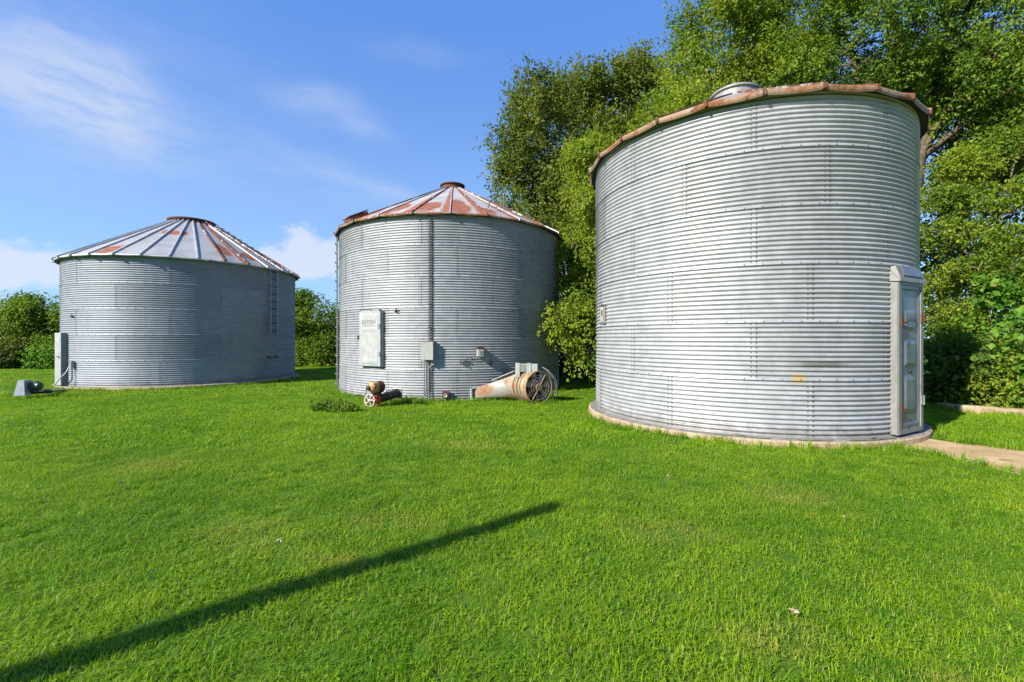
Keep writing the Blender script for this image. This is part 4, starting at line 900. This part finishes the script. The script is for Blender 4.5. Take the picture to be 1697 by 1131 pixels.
# ------------------------------------------------------------------ lawn
def grass_mat():
    m, (N, M, SS, MIX, NOISE, MAP) = mat('grass_blade')
    ps = N('ShaderNodeNewGeometry').outputs['Position']; rnd = N('ShaderNodeObjectInfo').outputs['Random']
    uvz = N('ShaderNodeSeparateXYZ', inp={0: N('ShaderNodeTexCoord').outputs['UV']})
    a = NOISE(ps, .38, 4, .55); b = NOISE(ps, 2.6, 5, .6)
    f = SS(M('ADD', M('ADD', M('MULTIPLY', a, .52), M('MULTIPLY', b, .26)), M('MULTIPLY', rnd, .22)), .38, .62)
    c = MIX(f, GC1, GC2)
    c = MIX(M('MULTIPLY', SS(b, .58, .74), .5), c, GC3)
    c = MIX(M('MULTIPLY', SS(uvz.outputs[0], .86, .9), .75), c, (.28, .25, .09))     # dry blades
    c = MIX(M('MULTIPLY', SS(NOISE(ps, 1.1, 4), .62, .72), .35), c, (.16, .20, .035))
    px_ = N('ShaderNodeSeparateXYZ', inp={0: ps})                                   # thin dry spots in the turf
    for (bx, by, br) in ((-1.7, 3.15, .30), (-2.1, 3.5, .35), (-1.15, 2.95, .25), (-.9, 3.6, .35), (1.35, 2.2, .30), (1.1, 3.4, .4), (2.6, 4.2, .5), (-4.2, 5.2, .6), (-.6, 6.2, .6), (1.9, 1.9, .2)):
        dx, dy = M('SUBTRACT', px_.outputs[0], bx), M('MULTIPLY', M('SUBTRACT', px_.outputs[1], by), 1.6)
        r = M('ADD', M('DIVIDE', M('SQRT', M('ADD', M('MULTIPLY', dx, dx), M('MULTIPLY', dy, dy))), br), M('MULTIPLY', M('SUBTRACT', b, .5), 3.0))
        c = MIX(M('MULTIPLY', M('SUBTRACT', 1.0, SS(r, .1, 1.3)), .45), c, (.40, .36, .07))
    p = N('ShaderNodeBsdfPrincipled', inp={'Base Color': c, 'Roughness': .5}); p.inputs['Specular IOR Level'].default_value = .25
    tcol = N('ShaderNodeMix', data_type='RGBA', blend_type='MULTIPLY', inp={0: 1.0, 6: c, 7: (1.35, 1.4, .6, 1)}).outputs[2]
    t = N('ShaderNodeBsdfTranslucent', inp={0: tcol}); out(N, N('ShaderNodeMixShader', inp={0: .38, 1: p.outputs[0], 2: t.outputs[0]}).outputs[0]); return m
GC1, GC2, GC3 = (.090, .220, .004), (.240, .370, .007), (.400, .430, .025)
mGrass = grass_mat()
def tuft(name, seed, n, rad, hmin, hmax, wid, clover=0, lean=.5):
    g = random.Random(seed); vs = []; fs = []; us = []
    for i in range(n):
        a = g.random()*2*PI; r = rad*math.sqrt(g.random()); b = V((math.cos(a)*r, math.sin(a)*r, -.01)); h = g.uniform(hmin, hmax); yw = g.random()*2*PI; u = g.random()
        d = V((math.cos(yw), math.sin(yw), 0)); sd = V((-d.y, d.x, 0)); l1 = g.uniform(.05, lean); l2 = l1*g.uniform(1.2, 3.0); w = wid*g.uniform(.7, 1.2)
        p0, p1, p2 = b, b+V((0, 0, h*.55))+d*h*.5*l1, b+V((0, 0, h*(1-.18*l2)))+d*h*.8*l2
        q = len(vs); vs += [p0-sd*w*.5, p0+sd*w*.5, p1-sd*w*.45, p1+sd*w*.45, p2]; fs += [(q, q+1, q+3, q+2), (q+2, q+3, q+4)]; us += [u]*5
    for i in range(clover):
        a = g.random()*2*PI; r = rad*math.sqrt(g.random()); b = V((math.cos(a)*r, math.sin(a)*r, g.uniform(hmin*.4, hmax*.75)))
        for j in range(3):
            y = a+j*2.1; d = V((math.cos(y), math.sin(y), .15)); sd = V((-d.y, d.x, 0)); L = .011; q = len(vs)
            vs += [b, b+d*L*.6+sd*L*.5, b+d*L, b+d*L*.6-sd*L*.5]; fs += [(q, q+1, q+2, q+3)]; us += [.3]*4
    me = bpy.data.meshes.new(name); me.from_pydata([tuple(v) for v in vs], [], fs); me.materials.append(mGrass)
    uv = me.uv_layers.new(name='UVMap'); li = [0]*len(me.loops); me.loops.foreach_get('vertex_index', li); uv.data.foreach_set('uv', [c for k_ in li for c in (us[k_], 0)])
    return bpy.data.objects.new(name, me)                    # kept out of the scene: only the lawn uses it
def lawn(name, pts, scales, srcs, g, label):
    n = len(pts); me = bpy.data.meshes.new(name); me.vertices.add(n); me.vertices.foreach_set('co', pts.astype(np.float32).ravel())
    for nm, dt_, dat in (('rotz', 'FLOAT', g.random(n)*2*PI), ('scl', 'FLOAT', scales), ('pick', 'INT', g.integers(0, len(srcs), n))):
        a = me.attributes.new(nm, dt_, 'POINT'); a.data.foreach_set('value', dat.astype(np.int32 if dt_ == 'INT' else np.float32))
    me.materials.append(mGrass)
    o = bpy.data.objects.new(name, me); C.objects.link(o); tag(o, kind='stuff', label=label, cat='grass')
    t = bpy.data.node_groups.new('grow_grass', 'GeometryNodeTree'); t.interface.new_socket('Geometry', in_out='INPUT', socket_type='NodeSocketGeometry'); t.interface.new_socket('Geometry', in_out='OUTPUT', socket_type='NodeSocketGeometry')
    gi, go = t.nodes.new('NodeGroupInput'), t.nodes.new('NodeGroupOutput'); jn = t.nodes.new('GeometryNodeJoinGeometry')
    def attr(nm, ty): a = t.nodes.new('GeometryNodeInputNamedAttribute'); a.data_type = ty; a.inputs[0].default_value = nm; return a.outputs[0]
    rz, sc_, pk = attr('rotz', 'FLOAT'), attr('scl', 'FLOAT'), attr('pick', 'INT')
    cx = t.nodes.new('ShaderNodeCombineXYZ'); t.links.new(rz, cx.inputs[2])
    for i, so in enumerate(srcs):
        oi = t.nodes.new('GeometryNodeObjectInfo'); oi.inputs['Object'].default_value = so
        eq = t.nodes.new('FunctionNodeCompare'); eq.data_type = 'INT'; eq.operation = 'EQUAL'; t.links.new(pk, eq.inputs[2]); eq.inputs[3].default_value = i
        ip = t.nodes.new('GeometryNodeInstanceOnPoints'); t.links.new(gi.outputs[0], ip.inputs['Points']); t.links.new(eq.outputs[0], ip.inputs['Selection'])
        t.links.new(oi.outputs['Geometry'], ip.inputs['Instance']); t.links.new(cx.outputs[0], ip.inputs['Rotation']); t.links.new(sc_, ip.inputs['Scale']); t.links.new(ip.outputs[0], jn.inputs[0])
    t.links.new(jn.outputs[0], go.inputs[0]); md = o.modifiers.new('grow', 'NODES'); md.node_group = t; return o
def in_poly(x, y, P_):
    r = np.zeros(len(x), bool); n = len(P_)
    for i in range(n):
        (x1, y1), (x2, y2) = P_[i], P_[(i+1) % n]; c_ = ((y1 > y) != (y2 > y)) & (x < (x2-x1)*(y-y1)/(y2-y1+1e-12)+x1); r ^= c_
    return r
pathpoly = [tuple(p) for p in La]+[tuple(p) for p in Ra[::-1]]
def scatter(g, r0, r1, dens, xmin=-32, xmax=17, half=54):
    A = (xmax-xmin)*(r1+1.5); n = int(A*dens); x = g.uniform(max(xmin, -r1*1.6-2), min(xmax, r1*1.6+2), n); y = g.uniform(-.5, r1, n)
    n = int((min(xmax, r1*1.6+2)-max(xmin, -r1*1.6-2))*(r1+.5)*dens); x, y = x[:n], y[:n]
    d = y; k_ = (d >= r0) & (d < r1) & (np.abs(x) < np.maximum(y, 0)*math.tan(R_(half))+2.6)
    x, y = x[k_], y[k_]
    for B_, ro in (('R', 2.865), ('M', 3.80), ('L', 3.80)): k_ = np.hypot(x-BINS[B_][0], y-BINS[B_][1]) > ro; x, y = x[k_], y[k_]
    k_ = ~in_poly(x, y, pathpoly) | (g.random(len(x)) < .012); x, y = x[k_], y[k_]
    k_ = ~((x > 9.3) & (x+ (y-9.1)*1.5 > 9.6) & (y > 6.4)); x, y = x[k_], y[k_]
    # thin and bare spots
    bare = np.zeros(len(x))
    for bx, by, br in ((-1.62, 3.12, .16), (-2.3, 3.6, .2), (1.2, 3.3, .15), (-.3, 5.4, .3)): bare = np.maximum(bare, np.exp(-(((x-bx)/br)**2+((y-by)/br)**2)))
    k_ = g.random(len(x)) > bare*.75; x, y = x[k_], y[k_]
    hgt = .5+.5*np.clip(.5+.5*np.sin(x*2.1+np.sin(y*1.7)*2)*np.cos(y*2.6+np.sin(x*1.3)*1.5), 0, 1)
    return np.stack([x, y, gz(x, y)], -1), g.uniform(.70, 1.15, len(x))*(.60+.45*hgt), bare[k_]
gg = np.random.default_rng(5)
near = [tuft('tuft_mesh', i, 34, .085, .028, .068, .0042, 6 if i == 2 else 0, .75) for i in range(4)]
near.append(tuft('tuft_mesh', 7, 12, .07, .02, .045, .010, 3, 1.1)); near.append(tuft('tuft_mesh', 8, 44, .09, .022, .055, .0038, 0, .9))
mid_ = [tuft('tuft_mesh', 10+i, 30, .13, .035, .075, .0075, 0, .7) for i in range(3)]
far_ = [tuft('tuft_mesh', 20+i, 30, .24, .04, .085, .014, 0, .7) for i in range(3)]
DEN = 1.0
p_, s_, _ = scatter(gg, -.5, 6.0, 340*DEN); lawn('grass', p_, s_, near, gg, 'short mown green lawn in the foreground')
p_, s_, _ = scatter(gg, 6.0, 12.5, 120*DEN); lawn('grass', p_, s_, mid_, gg, 'mown green lawn around the bins')
p_, s_, _ = scatter(gg, 12.5, 27.0, 42*DEN); lawn('grass', p_, s_, far_, gg, 'mown green lawn running back to the hedgerow')
# longer unmown grass hugging the slabs, boxes and edging
tall = [tuft('tuft_mesh', 30+i, 16, .07, .07, .17, .007, 0, .55) for i in range(3)]
tp = []
for B_, ro, n_, a0, a1, o_r in (('R', 2.90, 260, -200, -20, .06), ('M', 3.82, 500, -170, -10, .10), ('L', 3.84, 420, -180, 10, .10)):
    a = R_(1)*gg.uniform(a0, a1, n_); r = ro+np.abs(gg.normal(size=n_))*o_r; x, y = BINS[B_][0]+r*np.cos(a), BINS[B_][1]+r*np.sin(a); k_ = ~in_poly(x, y, pathpoly); tp.append(np.stack([x, y], -1)[k_])
for (x0, y0, x1, y1, n_, sd_) in ((9.0, 9.1, 13.2, 6.5, 260, .07), (9.85, 10.9, 9.1, 9.1, 60, .06), (.1, 11.1, 1.1, 11.2, 60, .12), (-13.2, 11.95, -11.8, 12.6, 70, .1), (-3.4, 10.0, -2.6, 10.9, 70, .12), (5.2, 6.1, 5.6, 4.8, 60, .05), (5.6, 4.8, 5.9, 2, 60, .06), (6.3, 6.5, 6.8, 5.85, 50, .04), (6.8, 5.85, 8, 4.5, 60, .05)):
    s = gg.random(n_)[:, None]; tp.append(np.array([[x0, y0]])*(1-s)+np.array([[x1, y1]])*s+gg.normal(size=(n_, 2))*sd_)
tp = np.concatenate(tp); lawn('grass', np.c_[tp, gz(tp[:, 0], tp[:, 1])], gg.uniform(.5, 1.15, len(tp)), tall, gg, 'longer uncut grass along slabs and edging')
# creeping weeds on the small hump before the middle bin
g = np.random.default_rng(99); lo = [(-3.85, 9.50, .0, .55, .25, .15), (-3.50, 9.35, .0, .32, .16, .11), (-2.35, 10.75, -.02, .35, .2, .10), (-4.0, 10.1, 0, .35, .2, .07)]
for i, (lobe, lab) in enumerate(((lo[:2]+lo[3:], 'low dark creeping weeds in front of the rusty auger motor'), ([lo[2]], 'pale leafy weeds at the foot of the middle bin conduits'))):
    x, y = lobe[0][:2]; zb_ = float(gz(x, y)); root = empty('weed_patch', (x, y, zb_), lab, 'weeds'); L2 = [(l[0]-x, l[1]-y, .03, *l[3:]) for l in lobe]
    o = crown('foliage', g, L2, 1300 if i == 0 else 200, 6, .055, mLeafC if i == 0 else mLeafE, root, shoot=.10, upb=.6, droop=.1, per=6, size=.10, hue=.4, spray=.04, aspect=.7)
# a few fallen dry leaves and a pale twig on the lawn
mDry = noise_mat('dry_leaf', (.27, .21, .12), (.34, .28, .18), None, 20, .8, .2)
def g0(px, py): d = CAMZ*738.83/(py-560.9); return ((px-848.5)/738.83*d, d)
for i, (px, py, s_, lab) in enumerate(((1316, 1032, .032, 'pale curled dry leaf lying in the grass at lower right'), (1108, 800, .035, 'small pale dry leaf in the mid lawn below the nearest bin'), (463, 913, .03, 'tan dry leaf on the thin patch at left centre'), (1400, 868, .025, 'tiny pale leaf in the grass right of centre'))):
    x, y = g0(px, py); root_z = float(gz(x, y))+.05; mb = MB(); rr3 = random.Random(i); ring = []
    for q in range(10):
        a = q*2*PI/10; rad = s_*(1.0 if q % 2 == 0 else .45)*rr3.uniform(.7, 1.1); ring.append(V((math.cos(a)*rad, math.sin(a)*rad*.8, rr3.uniform(-.3, .5)*s_)))
    mb.add([V((0, 0, .01))]+ring, [(0, 1+q, 1+(q+1) % 10) for q in range(10)]); mb.add([v-V((0, 0, .0015)) for v in [V((0, 0, .01))]+ring], [(0, 1+(q+1) % 10, 1+q) for q in range(10)])
    o = mb.build('fallen_leaf', mDry); o.location = (x, y, root_z); o.rotation_euler = (.3, .5*(i % 2), i); tag(o, lab, 'leaf', 'fallen leaves on the lawn')
